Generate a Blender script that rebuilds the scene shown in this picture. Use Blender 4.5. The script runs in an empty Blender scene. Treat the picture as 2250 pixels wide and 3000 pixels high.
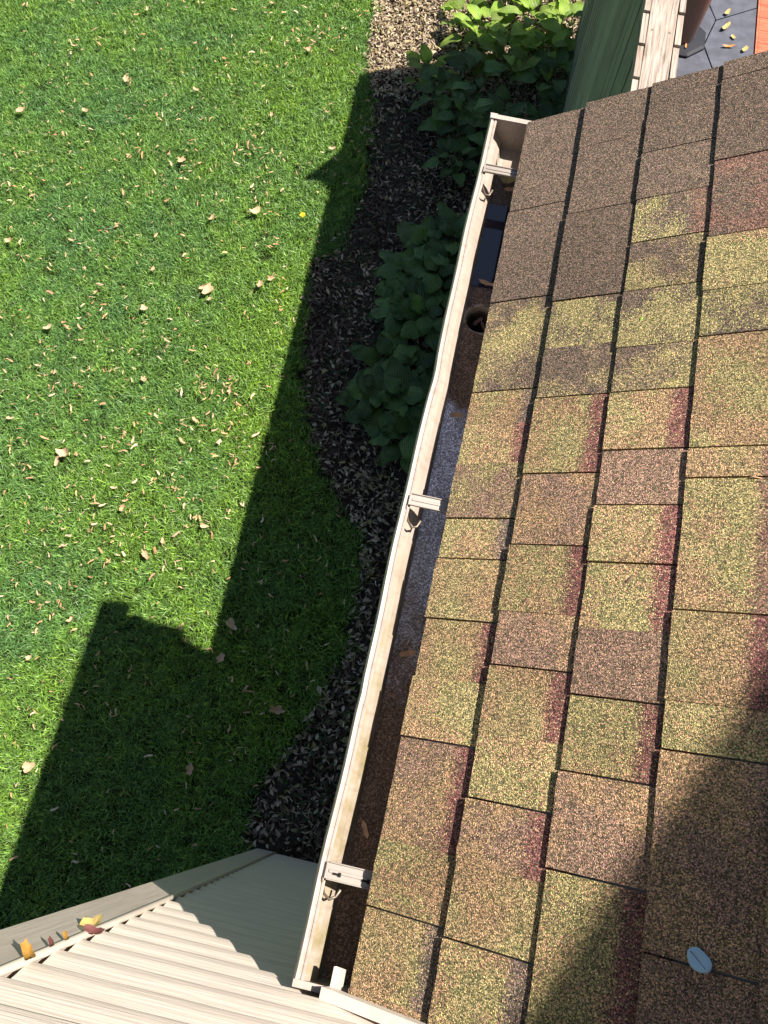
import bpy, math, random
import numpy as np
from mathutils import Vector, Matrix, Euler

random.seed(7)
RNG = np.random.default_rng(7)
SC = bpy.context.scene
COL = SC.collection

# ------------------------------------------------------------------ camera, sky, sun, exposure
cam_d = bpy.data.cameras.new('camera')
cam = bpy.data.objects.new('camera', cam_d)
COL.objects.link(cam)
cam.location = (0, 0, 4.5)
cam.rotation_euler = (math.radians(20.747), math.radians(-1.635), math.radians(12.423))
cam_d.sensor_fit = 'VERTICAL'
cam_d.sensor_height = 36.0
cam_d.lens = 28.2
cam_d.clip_start = 0.02
cam_d.clip_end = 600
SC.camera = cam

TO_SUN = Vector((0.541, 0.26, 1.0)).normalized()
world = bpy.data.worlds.new('World')
SC.world = world
world.use_nodes = True
wn = world.node_tree
bg = wn.nodes['Background']
sky = wn.nodes.new('ShaderNodeTexSky')
sky.sky_type = 'NISHITA'
sky.sun_disc = False
sky.sun_elevation = math.asin(TO_SUN.z)
sky.sun_rotation = math.atan2(TO_SUN.x, TO_SUN.y)
wn.links.new(sky.outputs[0], bg.inputs[0])
bg.inputs[1].default_value = 0.05

sun_d = bpy.data.lights.new('sun', 'SUN')
sun_d.energy = 5.0
sun_d.angle = math.radians(0.53)
sun_d.color = (1.0, 0.92, 0.82)
sun = bpy.data.objects.new('sun', sun_d)
COL.objects.link(sun)
sun.rotation_euler = TO_SUN.to_track_quat('Z', 'Y').to_euler()
sun.location = (6, 3, 12)

SC.view_settings.view_transform = 'Standard'
SC.view_settings.look = 'None'
SC.view_settings.gamma = 1.0
SC.view_settings.exposure = 1.3
SC.view_settings.use_curve_mapping = False

# ------------------------------------------------------------------ helpers
def tag(o, label=None, cat=None, group=None, kind=None):
    if label: o['label'] = label
    if cat: o['category'] = cat
    if group: o['group'] = group
    if kind: o['kind'] = kind
    return o

def empty(name, loc=(0, 0, 0), rz=0, parent=None):
    o = bpy.data.objects.new(name, None)
    COL.objects.link(o)
    o.location = loc
    o.rotation_euler = (0, 0, rz)
    o.empty_display_size = 0.05
    if parent: o.parent = parent
    return o

def link(name, me, parent=None, loc=(0, 0, 0), rot=(0, 0, 0), scale=(1, 1, 1)):
    o = bpy.data.objects.new(name, me)
    COL.objects.link(o)
    o.location = loc
    o.rotation_euler = rot
    o.scale = scale
    if parent: o.parent = parent
    return o

class MB:
    """collects vertices and faces"""
    def __init__(self):
        self.v = []; self.f = []
    def add(self, vs, fs):
        n = len(self.v)
        self.v += [tuple(p) for p in vs]
        self.f += [tuple(i + n for i in f) for f in fs]
        return self
    def box(self, x0, x1, y0, y1, z0, z1, M=None):
        vs = [(x, y, z) for x in (x0, x1) for y in (y0, y1) for z in (z0, z1)]
        if M is not None: vs = [tuple(M @ Vector(p)) for p in vs]
        return self.add(vs, [(0, 1, 3, 2), (4, 6, 7, 5), (0, 4, 5, 1), (2, 3, 7, 6), (0, 2, 6, 4), (1, 5, 7, 3)])
    def prism_y(self, prof, y0, y1, caps=True):
        n = len(prof)
        vs = [(x, y0, z) for x, z in prof] + [(x, y1, z) for x, z in prof]
        fs = [(i, (i + 1) % n, n + (i + 1) % n, n + i) for i in range(n)]
        if caps: fs += [tuple(range(n))[::-1], tuple(range(n, 2 * n))]
        return self.add(vs, fs)
    def prism_x(self, prof, x0, x1):
        n = len(prof)
        vs = [(x0, y, z) for y, z in prof] + [(x1, y, z) for y, z in prof]
        fs = [(i, n + i, n + (i + 1) % n, (i + 1) % n) for i in range(n)]
        fs += [tuple(range(n)), tuple(range(n, 2 * n))[::-1]]
        return self.add(vs, fs)
    def tube(self, pts, r, n=8, caps=True):
        pts = [Vector(p) for p in pts]
        rs = r if isinstance(r, (list, tuple)) else [r] * len(pts)
        base = len(self.v)
        for i, p in enumerate(pts):
            d = (pts[min(i + 1, len(pts) - 1)] - pts[max(i - 1, 0)]).normalized()
            a = d.orthogonal().normalized() if i == 0 else (a - d * a.dot(d)).normalized()
            b = d.cross(a)
            for k in range(n):
                t = 2 * math.pi * k / n
                self.v.append(tuple(p + (a * math.cos(t) + b * math.sin(t)) * rs[i]))
        for i in range(len(pts) - 1):
            for k in range(n):
                k2 = (k + 1) % n
                self.f.append((base + i * n + k, base + i * n + k2, base + (i + 1) * n + k2, base + (i + 1) * n + k))
        if caps:
            self.f.append(tuple(base + k for k in range(n))[::-1])
            self.f.append(tuple(base + (len(pts) - 1) * n + k for k in range(n)))
        return self
    def lathe(self, prof, n=16, c=(0, 0), rot=0):
        base = len(self.v)
        for r, z in prof:
            for k in range(n):
                t = rot + 2 * math.pi * k / n
                self.v.append((c[0] + r * math.cos(t), c[1] + r * math.sin(t), z))
        for i in range(len(prof) - 1):
            for k in range(n):
                k2 = (k + 1) % n
                self.f.append((base + i * n + k, base + i * n + k2, base + (i + 1) * n + k2, base + (i + 1) * n + k))
        return self
    def mesh(self, name, mat=None, smooth=False):
        me = bpy.data.meshes.new(name)
        me.from_pydata(self.v, [], self.f)
        if mat: me.materials.append(mat)
        if smooth:
            for p in me.polygons: p.use_smooth = True
        me.update()
        return me
    def obj(self, name, mat=None, parent=None, smooth=False, loc=(0, 0, 0), rot=(0, 0, 0)):
        return link(name, self.mesh(name, mat, smooth), parent, loc, rot)

def bevel(o, w, seg=2):
    m = o.modifiers.new('bevel', 'BEVEL'); m.width = w; m.segments = seg; m.limit_method = 'ANGLE'
    return o

# ------------------------------------------------------------------ materials
class NT:
    def __init__(self, name):
        self.m = bpy.data.materials.new(name)
        self.m.use_nodes = True
        self.t = self.m.node_tree
        self.b = self.t.nodes['Principled BSDF']
        self.out = self.t.nodes['Material Output']
    def n(self, typ, **kw):
        nd = self.t.nodes.new(typ)
        for k, v in kw.items(): setattr(nd, k, v)
        return nd
    def l(self, a, b): self.t.links.new(a, b)
    def math(self, op, a, b=None, c=None, clamp=False):
        nd = self.n('ShaderNodeMath', operation=op, use_clamp=clamp)
        for i, x in enumerate((a, b, c)):
            if x is None: continue
            if isinstance(x, (int, float)): nd.inputs[i].default_value = x
            else: self.l(x, nd.inputs[i])
        return nd.outputs[0]
    def mix(self, f, a, b, mode='MIX'):
        nd = self.n('ShaderNodeMix', data_type='RGBA', blend_type=mode)
        for i, x in ((0, f), (6, a), (7, b)):
            if isinstance(x, (int, float)): nd.inputs[i].default_value = x
            elif isinstance(x, tuple): nd.inputs[i].default_value = (*x[:3], 1)
            else: self.l(x, nd.inputs[i])
        return nd.outputs[2]
    def ramp(self, f, stops, interp='LINEAR'):
        nd = self.n('ShaderNodeValToRGB')
        nd.color_ramp.interpolation = interp
        el = nd.color_ramp.elements
        while len(el) < len(stops): el.new(0.5)
        for e, (p, c) in zip(el, stops):
            e.position = p; e.color = (*c[:3], 1)
        self.l(f, nd.inputs[0])
        return nd.outputs[0]
    def pos(self, kind='world', scale=(1, 1, 1)):
        if kind == 'world': s = self.n('ShaderNodeNewGeometry').outputs['Position']
        else: s = self.n('ShaderNodeTexCoord').outputs['Object']
        if scale != (1, 1, 1):
            mp = self.n('ShaderNodeMapping'); mp.inputs['Scale'].default_value = scale
            self.l(s, mp.inputs[0]); s = mp.outputs[0]
        return s
    def noise(self, v, scale, detail=3, rough=0.55, out=0):
        nd = self.n('ShaderNodeTexNoise'); nd.inputs['Scale'].default_value = scale
        nd.inputs['Detail'].default_value = detail; nd.inputs['Roughness'].default_value = rough
        self.l(v, nd.inputs['Vector']); return nd.outputs[out]
    def voro(self, v, scale, out='Color', feature='F1'):
        nd = self.n('ShaderNodeTexVoronoi', feature=feature); nd.inputs['Scale'].default_value = scale
        self.l(v, nd.inputs['Vector']); return nd.outputs[out]
    def sep(self, c, ch=0):
        nd = self.n('ShaderNodeSeparateColor'); self.l(c, nd.inputs[0]); return nd.outputs[ch]
    def bump(self, h, dist, strength=1.0):
        nd = self.n('ShaderNodeBump'); nd.inputs['Distance'].default_value = dist
        nd.inputs['Strength'].default_value = strength
        self.l(h, nd.inputs['Height']); self.l(nd.outputs[0], self.b.inputs['Normal'])
    def base(self, c, rough=0.8, spec=0.3):
        if isinstance(c, tuple): self.b.inputs['Base Color'].default_value = (*c[:3], 1)
        else: self.l(c, self.b.inputs['Base Color'])
        if isinstance(rough, (int, float)): self.b.inputs['Roughness'].default_value = rough
        else: self.l(rough, self.b.inputs['Roughness'])
        self.b.inputs['Specular IOR Level'].default_value = spec
        return self
    def translucent(self, c, fac):
        tr = self.n('ShaderNodeBsdfTranslucent'); mx = self.n('ShaderNodeMixShader')
        if isinstance(c, tuple): tr.inputs[0].default_value = (*c, 1)
        else: self.l(c, tr.inputs[0])
        mx.inputs[0].default_value = fac
        self.l(self.b.outputs[0], mx.inputs[1]); self.l(tr.outputs[0], mx.inputs[2])
        self.l(mx.outputs[0], self.out.inputs[0])

def grain_mat(name, base, stain, scale, spec=0.35, rough=0.5, grain=0.15, stain_amt=0.3, bumpd=0.0006, butt=False):
    """painted or embossed surface with fine streaky grain"""
    T = NT(name)
    g = T.noise(T.pos('world', scale), 1.0, 4, 0.6)
    s = T.noise(T.pos('world'), 3.5, 5, 0.62)
    sm = T.math('MULTIPLY', T.ramp(s, [(0.45, (0, 0, 0)), (0.72, (1, 1, 1))]), stain_amt)
    c = T.mix(sm, base, stain)
    dark = tuple(x * (1 - grain) for x in base)
    c = T.mix(T.math('MULTIPLY', T.ramp(g, [(0.35, (1, 1, 1)), (0.62, (0, 0, 0))]), 0.6), c, dark)
    spots = T.voro(T.pos('world'), 60, 'Distance')
    sp = T.ramp(spots, [(0.03, (1, 1, 1)), (0.06, (0, 0, 0))])
    pick = T.ramp(T.noise(T.pos('world'), 22, 1), [(0.6, (0, 0, 0)), (0.66, (1, 1, 1))])
    c = T.mix(T.math('MULTIPLY', T.sep(sp), T.sep(pick)), c, (0.12, 0.08, 0.05))
    if butt:
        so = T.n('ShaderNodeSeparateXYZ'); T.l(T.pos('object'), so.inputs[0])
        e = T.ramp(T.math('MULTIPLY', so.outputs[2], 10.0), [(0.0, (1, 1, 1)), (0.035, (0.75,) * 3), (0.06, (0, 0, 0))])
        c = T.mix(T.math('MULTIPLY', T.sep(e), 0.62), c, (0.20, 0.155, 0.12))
        for zz, am in ((0.17, 0.30), (0.33, 0.25)):
            d2 = T.math('ABSOLUTE', T.math('SUBTRACT', T.math('MULTIPLY', so.outputs[2], 10.0), zz))
            c = T.mix(T.math('MULTIPLY', T.math('LESS_THAN', d2, 0.012), am), c, (0.25, 0.20, 0.16))
    T.base(c, rough, spec)
    T.bump(g, bumpd, 0.9)
    return T.m

M = {}
M['siding'] = grain_mat('siding_vinyl', (0.66, 0.575, 0.50), (0.50, 0.43, 0.36), (9, 150, 150), grain=0.2, bumpd=0.0014, butt=True)
M['trim'] = grain_mat('trim_vinyl', (0.55, 0.475, 0.41), (0.38, 0.32, 0.27), (150, 150, 7), grain=0.25, bumpd=0.0009)
M['channel'] = grain_mat('channel_vinyl', (0.64, 0.57, 0.49), (0.48, 0.41, 0.33), (60, 60, 8), grain=0.12, bumpd=0.0004)

# gutter enamel: cream with yellow-green grime settled in the lower inside and streaks
T = NT('gutter_enamel')
P = T.pos('world')
sep = T.n('ShaderNodeSeparateXYZ'); T.l(P, sep.inputs[0])
st = T.noise(T.pos('world', (160, 9, 60)), 1.0, 4, 0.65)
near = T.ramp(T.math('MULTIPLY_ADD', sep.outputs[1], -0.55, 0.62), [(0.30, (0.22,) * 3), (0.62, (1, 1, 1))])
low = T.ramp(T.math('MULTIPLY_ADD', sep.outputs[2], -12.0, 12.0 * 3.045), [(0.0, (0, 0, 0)), (0.28, (1, 1, 1))])
blot = T.ramp(T.noise(P, 16, 4, 0.7), [(0.4, (0, 0, 0)), (0.62, (1, 1, 1))])
f = T.math('MULTIPLY', T.sep(near), T.sep(low))
f = T.math('MULTIPLY', f, T.math('MULTIPLY_ADD', T.sep(blot), 0.75, 0.25))
c = T.mix(T.math('MULTIPLY', f, 1.0), (0.345, 0.292, 0.262), (0.19, 0.16, 0.06))
c = T.mix(T.math('MULTIPLY', T.ramp(st, [(0.42, (0, 0, 0)), (0.7, (1, 1, 1))]), 0.5), c, (0.24, 0.195, 0.155))
drip = T.ramp(T.noise(T.pos('world', (14, 55, 14)), 1.0, 4, 0.7), [(0.50, (0, 0, 0)), (0.72, (1, 1, 1))])
c = T.mix(T.math('MULTIPLY', T.sep(drip), 0.45), c, (0.17, 0.13, 0.09))
spk = T.ramp(T.voro(P, 170, 'Distance'), [(0.04, (1, 1, 1)), (0.13, (0, 0, 0))])
spp = T.ramp(T.noise(P, 30, 2), [(0.5, (0, 0, 0)), (0.62, (1, 1, 1))])
c = T.mix(T.math('MULTIPLY', T.math('MULTIPLY', T.sep(spk), T.sep(spp)), 0.8), c, (0.16, 0.11, 0.07))
T.base(c, 0.42, 0.4); T.bump(st, 0.0006, 0.6)
M['gutter'] = T.m

def metal(name, col, rough, metallic=1.0):
    T = NT(name)
    g = T.noise(T.pos('world'), 120, 3)
    T.base(T.mix(T.math('MULTIPLY', g, 0.35), col, tuple(x * 0.5 for x in col)), rough, 0.5)
    T.b.inputs['Metallic'].default_value = metallic
    return T.m
M['strap'] = metal('strap_aluminium', (0.31, 0.275, 0.245), 0.45, 0.35)
M['steel'] = metal('hook_steel', (0.22, 0.18, 0.14), 0.5, 0.6)
M['dark'] = NT('dark_cavity').base((0.01, 0.008, 0.006), 0.9).m

# shingles: colour of the granules comes from the shingle's own blend
T = NT('shingle_granules')
P = T.pos('world')
oi = T.n('ShaderNodeObjectInfo')
gen = T.n('ShaderNodeTexCoord').outputs['Generated']
sg = T.n('ShaderNodeSeparateXYZ'); T.l(gen, sg.inputs[0])
gran = T.voro(P, 600, 'Color')
gr = T.sep(gran, 0); gr2 = T.sep(gran, 1); gr3 = T.sep(gran, 2)
lowf = T.noise(P, 9.0, 3, 0.6)
lowf2 = T.noise(P, 15.0, 2, 0.6, out=1)
# dithered second blend colour
at = T.n('ShaderNodeAttribute', attribute_type='OBJECT', attribute_name='blend_alt')
dith = T.math('GREATER_THAN', T.math('MULTIPLY_ADD', T.math('SUBTRACT', lowf, 0.5), 5.0, 0.42), gr2)
c = T.mix(dith, oi.outputs['Color'], at.outputs['Color'])
# darker drop band along the upslope side
edge = T.math('MULTIPLY', T.math('SUBTRACT', T.math('ADD', sg.outputs[0], T.math('MULTIPLY', T.math('SUBTRACT', T.noise(P, 26, 2), 0.5), 0.12)), 0.56), 9.0, clamp=True)
bandm = T.math('MULTIPLY', T.math('GREATER_THAN', T.math('MULTIPLY', edge, 0.82), gr3), oi.outputs['Alpha'])
ba = T.n('ShaderNodeAttribute', attribute_type='OBJECT', attribute_name='band_colour')
c = T.mix(bandm, c, ba.outputs['Color'])
# hue scatter between individual granules, then light and dark grains
hu = T.mix(0.16, c, gran, 'OVERLAY')
val = T.ramp(gr, [(0.0, (0.20,) * 3), (0.32, (0.45,) * 3), (0.58, (0.9,) * 3), (0.84, (1.4,) * 3), (1.0, (2.2,) * 3)])
c = T.mix(1.0, hu, val, 'MULTIPLY')
wear = T.noise(P, 2.3, 4, 0.6)
c = T.mix(1.0, c, T.ramp(wear, [(0.3, (0.80,) * 3), (0.7, (1.12,) * 3)]), 'MULTIPLY')
rcol = T.n('ShaderNodeCombineColor'); rv = T.math('MULTIPLY_ADD', oi.outputs['Random'], 0.22, 0.89)
for i in range(3): T.l(rv, rcol.inputs[i])
c = T.mix(1.0, c, rcol.outputs[0], 'MULTIPLY')
scuff = T.ramp(T.noise(P, 33, 5, 0.75), [(0.63, (0, 0, 0)), (0.70, (1, 1, 1))])
c = T.mix(T.math('MULTIPLY', T.sep(scuff), 0.55), c, (0.10, 0.085, 0.07))
T.base(c, 0.92, 0.25)
T.bump(T.math('ADD', T.math('MULTIPLY', T.voro(P, 600, 'Distance'), -1.0), T.math('MULTIPLY', gr, 0.5)), 0.0022, 1.0)
M['shingle'] = T.m

M['asphalt_mat'] = NT('shingle_core').base((0.012, 0.011, 0.010), 0.9).m

# grit lying in the gutter; wet sheen painted into the pale blue-grey stretch
T = NT('gutter_grit')
P = T.pos('world'); sep = T.n('ShaderNodeSeparateXYZ'); T.l(P, sep.inputs[0])
gran = T.voro(P, 430, 'Color')
yy = T.math('ADD', T.math('MULTIPLY', sep.outputs[1], 0.5), T.math('MULTIPLY', T.math('SUBTRACT', T.noise(P, 14, 3), 0.5), 0.22))
yy = T.math('ADD', yy, 0.2)
zone = T.ramp(yy, [(0.0, (0.13, 0.085, 0.055)), (0.33, (0.15, 0.10, 0.07)), (0.40, (0.34, 0.36, 0.43)), (0.60, (0.46, 0.50, 0.64)), (0.645, (0.15, 0.10, 0.07)), (0.74, (0.16, 0.11, 0.08)), (0.79, (0.07, 0.065, 0.085)), (0.95, (0.09, 0.075, 0.06))])
val = T.ramp(T.sep(gran), [(0.0, (0.35,) * 3), (0.6, (0.9,) * 3), (1.0, (2.2,) * 3)])
wet = T.ramp(yy, [(0.33, (0.85,) * 3), (0.42, (0.32,) * 3), (0.60, (0.28,) * 3), (0.66, (0.85,) * 3)])
T.base(T.mix(1.0, zone, val, 'MULTIPLY'), T.sep(wet), 0.6)
T.bump(T.sep(gran), 0.002, 1.0)
M['grit'] = T.m
T = NT('gutter_water'); T.base((0.012, 0.014, 0.03), 0.04, 0.6); M['water'] = T.m

def foliage(name, ca, cb, scale, transl, tf, rough=0.55, spec=0.3, obj_rand=0.25):
    T = NT(name)
    P = T.pos('world')
    nz = T.ramp(T.noise(P, scale, 4, 0.62), [(0.36, (0, 0, 0)), (0.64, (1, 1, 1))])
    c = T.mix(T.sep(nz), ca, cb)
    oi = T.n('ShaderNodeObjectInfo')
    r = T.math('MULTIPLY_ADD', oi.outputs['Random'], obj_rand * 2, 1 - obj_rand)
    cc = T.n('ShaderNodeCombineColor')
    for i in range(3): T.l(r, cc.inputs[i])
    c = T.mix(1.0, c, cc.outputs[0], 'MULTIPLY')
    T.base(c, rough, spec)
    T.translucent(T.mix(1.0, c, transl, 'MULTIPLY'), tf)
    return T

T = NT('grass_blades')
P = T.pos('world')
big = T.ramp(T.noise(P, 1.3, 3, 0.6), [(0.40, (0, 0, 0)), (0.60, (1, 1, 1))])
mid = T.ramp(T.noise(P, 7.0, 3, 0.6), [(0.38, (0, 0, 0)), (0.66, (1, 1, 1))])
sp = T.n('ShaderNodeSeparateXYZ'); T.l(P, sp.inputs[0])
towards_bed = T.math('MULTIPLY_ADD', sp.outputs[0], 0.75, 1.65, clamp=True)
fz = T.math('MULTIPLY', T.math('ADD', T.sep(big), T.math('ADD', T.math('MULTIPLY', T.sep(mid), 0.6), towards_bed)), 0.42, clamp=True)
c = T.mix(fz, (0.100, 0.222, 0.068), (0.180, 0.320, 0.036))
rnd = T.n('ShaderNodeAttribute', attribute_type='GEOMETRY', attribute_name='tint')
c = T.mix(1.0, c, T.ramp(rnd.outputs['Fac'], [(0.0, (0.35, 0.4, 0.35)), (0.55, (0.95,) * 3), (0.93, (1.5, 1.5, 1.35)), (1.0, (3.2, 2.5, 2.4))]), 'MULTIPLY')
T.base(c, 0.42, 0.45)
T.translucent(T.mix(1.0, c, (1.0, 1.1, 0.5), 'MULTIPLY'), 0.18)
M['grass'] = T.m

T = NT('lawn_soil')
P = T.pos('world')
T.base(T.ramp(T.noise(P, 60, 4), [(0.3, (0.010, 0.014, 0.005)), (0.7, (0.03, 0.04, 0.012))]), 0.95, 0.1)
T.bump(T.noise(P, 90, 3), 0.01)
M['lawn'] = T.m
T = NT('far_grass')
T.base(T.ramp(T.noise(T.pos('world'), 25, 5), [(0.3, (0.03, 0.06, 0.015)), (0.7, (0.07, 0.12, 0.03))]), 0.95, 0.1)
M['far_grass'] = T.m
T = NT('mulch_soil')
P = T.pos('world')
T.base(T.ramp(T.noise(P, 70, 5, 0.7), [(0.3, (0.020, 0.014, 0.010)), (0.55, (0.055, 0.04, 0.03)), (0.8, (0.12, 0.09, 0.065))]), 0.95, 0.15)
T.bump(T.noise(P, 120, 4, 0.7), 0.012)
M['mulch'] = T.m

def leafmat(name, stops, transl=0.25, rough=0.6, bumps=True):
    T = NT(name)
    oi = T.n('ShaderNodeObjectInfo')
    at = T.n('ShaderNodeAttribute', attribute_type='GEOMETRY', attribute_name='tint')
    r = T.math('FRACT', T.math('ADD', T.math('MULTIPLY', oi.outputs['Random'], 1.0), at.outputs['Fac']))
    c = T.ramp(r, stops)
    P = T.pos('world')
    c = T.mix(0.5, c, T.ramp(T.noise(P, 110, 3), [(0.3, (0.5,) * 3), (0.7, (1.0,) * 3)]), 'MULTIPLY')
    T.base(c, rough, 0.3)
    T.translucent(c, transl)
    return T.m
M['seed'] = leafmat('dry_seed', [(0.0, (0.72, 0.44, 0.26)), (0.35, (0.58, 0.29, 0.15)), (0.6, (0.80, 0.62, 0.44)), (0.85, (0.50, 0.27, 0.17)), (1.0, (0.74, 0.55, 0.26))])
M['litter'] = leafmat('dry_litter', [(0.0, (0.70, 0.60, 0.43)), (0.2, (0.26, 0.18, 0.12)), (0.34, (0.76, 0.66, 0.47)), (0.58, (0.46, 0.35, 0.24)), (0.72, (0.42, 0.38, 0.15)), (0.85, (0.16, 0.10, 0.07)), (1.0, (0.55, 0.45, 0.33))])
M['chips'] = leafmat('bark_chips', [(0.0, (0.07, 0.045, 0.032)), (0.4, (0.15, 0.105, 0.08)), (0.8, (0.24, 0.18, 0.14)), (1.0, (0.09, 0.06, 0.04))], 0.0, 0.9)
M['dryleaf'] = leafmat('curled_leaf', [(0.0, (0.66, 0.44, 0.27)), (0.5, (0.58, 0.36, 0.22)), (1.0, (0.72, 0.52, 0.32))])
M['weed'] = foliage('bed_sprouts', (0.05, 0.10, 0.05), (0.07, 0.13, 0.04), 6, (0.9, 1.1, 0.5), 0.3).m

def solid(name, c, rough=0.6, spec=0.3, amt=0.25, sc=60):
    T = NT(name)
    T.base(T.mix(T.math('MULTIPLY', T.noise(T.pos('world'), sc, 4), amt * 2), c, tuple(x * 0.45 for x in c)), rough, spec)
    T.bump(T.noise(T.pos('world'), sc * 2, 3), 0.001)
    return T.m

# hosta leaves: parallel veins along the blade from the local coordinates
def hosta_mat(name, ca, cb, tf):
    T = foliage(name, ca, cb, 9, (1.0, 1.15, 0.45), tf, 0.42, 0.45, 0.42)
    co = T.n('ShaderNodeTexCoord').outputs['UV']
    s = T.n('ShaderNodeSeparateXYZ'); T.l(co, s.inputs[0])
    w = T.math('SINE', T.math('MULTIPLY', s.outputs[0], 60.0))
    T.bump(w, 0.0025, 0.8)
    return T.m
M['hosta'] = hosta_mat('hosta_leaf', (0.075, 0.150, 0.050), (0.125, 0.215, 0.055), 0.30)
M['hosta_sunlit'] = hosta_mat('hosta_leaf_sunlit', (0.20, 0.34, 0.05), (0.30, 0.42, 0.07), 0.32)  # same leaf made paler, sunlight put into the colour
M['stalk'] = solid('leaf_stalk', (0.10, 0.17, 0.05))

# fence
def wood(name, a, b, dark, sc=(90, 90, 5), moss=None):
    T = NT(name)
    g = T.noise(T.pos('world', sc), 1.0, 5, 0.68)
    c = T.ramp(g, [(0.3, dark), (0.46, a), (0.62, b)])
    c = T.mix(T.math('MULTIPLY', T.ramp(T.noise(T.pos('world'), 9, 4, 0.7), [(0.45, (0, 0, 0)), (0.7, (1, 1, 1))]), 0.5), c, moss or dark)
    oi = T.n('ShaderNodeObjectInfo')
    r = T.math('MULTIPLY_ADD', oi.outputs['Random'], 0.3, 0.85)
    cc = T.n('ShaderNodeCombineColor')
    for i in range(3): T.l(r, cc.inputs[i])
    c = T.mix(1.0, c, cc.outputs[0], 'MULTIPLY')
    T.base(c, 0.85, 0.2); T.bump(g, 0.002, 0.9)
    return T.m
M['fence'] = wood('fence_board_wood', (0.21, 0.235, 0.16), (0.27, 0.285, 0.20), (0.12, 0.13, 0.09), (90, 90, 6))
M['fence_top'] = wood('fence_rail_wood', (0.27, 0.225, 0.19), (0.40, 0.345, 0.30), (0.10, 0.075, 0.06), (150, 6, 90), (0.30, 0.22, 0.17))
M['redwood'] = wood('red_deck_wood', (0.42, 0.10, 0.055), (0.50, 0.15, 0.09), (0.22, 0.05, 0.03), (6, 90, 90))
M['slate'] = solid('slate_paving', (0.105, 0.113, 0.15), 0.65, 0.35, 0.8, 11)
M['pot_brown'] = solid('planter_brown', (0.16, 0.10, 0.08), 0.5, 0.4)
M['pot_dark'] = solid('planter_foot', (0.012, 0.013, 0.02), 0.45, 0.4)
M['sand'] = solid('joint_sand', (0.05, 0.045, 0.045), 0.95)
M['white'] = solid('painted_board', (0.62, 0.57, 0.50), 0.6)
M['yellow'] = solid('dandelion_petals', (0.85, 0.62, 0.02), 0.6)

def set_tint(me, vals):
    a = me.attributes.new('tint', 'FLOAT', 'POINT')
    a.data.foreach_set('value', np.asarray(vals, dtype=np.float32))

# ------------------------------------------------------------------ ground
g = MB(); g.add([(-150, -150, -0.06), (150, -150, -0.06), (150, 150, -0.06), (-150, 150, -0.06)], [(0, 1, 2, 3)])
tag(g.obj('ground', M['far_grass']), kind='structure')

EDGE = [(-1.30, 9.5), (-1.28, 7.5), (-1.244, 5.907), (-1.171, 5.259), (-1.073, 4.99), (-1.035, 4.905), (-0.956, 4.397), (-0.888, 4.023),
        (-0.926, 3.825), (-0.98, 3.436), (-1.1, 3.369), (-1.062, 2.937), (-0.99, 2.594), (-0.911, 2.352), (-0.836, 2.12),
        (-0.715, 1.935), (-0.61, 1.803), (-0.532, 1.635), (-0.421, 1.607), (-0.346, 1.535), (-0.313, 1.369), (-0.287, 1.099),
        (-0.264, 0.83), (-0.321, 0.684), (-0.366, 0.546), (-0.401, 0.374), (-0.486, 0.205), (-0.533, 0.007), (-0.561, -0.116), (-0.547, -0.45)]
EY = np.array([p[1] for p in EDGE][::-1]); EX = np.array([p[0] for p in EDGE][::-1])
def edge_x(y): return np.interp(y, EY, EX)

# lawn sheet follows the wavy bed edge
ys = np.linspace(-3.0, 9.5, 140)
lv = []; lf = []
NX = 40
for j, y in enumerate(ys):
    xe = float(edge_x(y)) + 0.016 * math.sin(y * 37) + 0.012 * math.sin(y * 91) + random.uniform(-.03, .035)
    if y < -0.30: xe = -0.50
    for i in range(NX + 1):
        lv.append((-7 + (xe + 7) * i / NX, y, 0.006 * math.sin(3.1 * y + i * .5)))
for j in range(len(ys) - 1):
    for i in range(NX):
        a = j * (NX + 1) + i
        lf.append((a, a + 1, a + NX + 2, a + NX + 1))
me = bpy.data.meshes.new('lawn'); me.from_pydata(lv, [], lf); me.materials.append(M['lawn'])
lawn = tag(link('lawn', me), kind='structure')

# mulch bed: bumpy sheet between the lawn and the fence / porch wall
bv = []; bf = []
by = np.arange(-0.284, 9.5, 0.03); NB = 56
for j, y in enumerate(by):
    x0 = float(edge_x(y)) - 0.03; x1 = 0.62
    for i in range(NB + 1):
        x = x0 + (x1 - x0) * i / NB
        h = 0.012 * math.sin(x * 11 + y * 5) + 0.010 * math.sin(x * 23 - y * 17) + random.uniform(-0.006, 0.006)
        e = min(1, (x - x0) / 0.1)
        bv.append((x, y, -0.03 + (0.03 + h) * e))
for j in range(len(by) - 1):
    for i in range(NB):
        a = j * (NB + 1) + i
        bf.append((a, a + 1, a + NB + 2, a + NB + 1))
me = bpy.data.meshes.new('mulch_bed'); me.from_pydata(bv, [], bf); me.materials.append(M['mulch'])
tag(link('mulch_bed', me), kind='structure')

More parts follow.
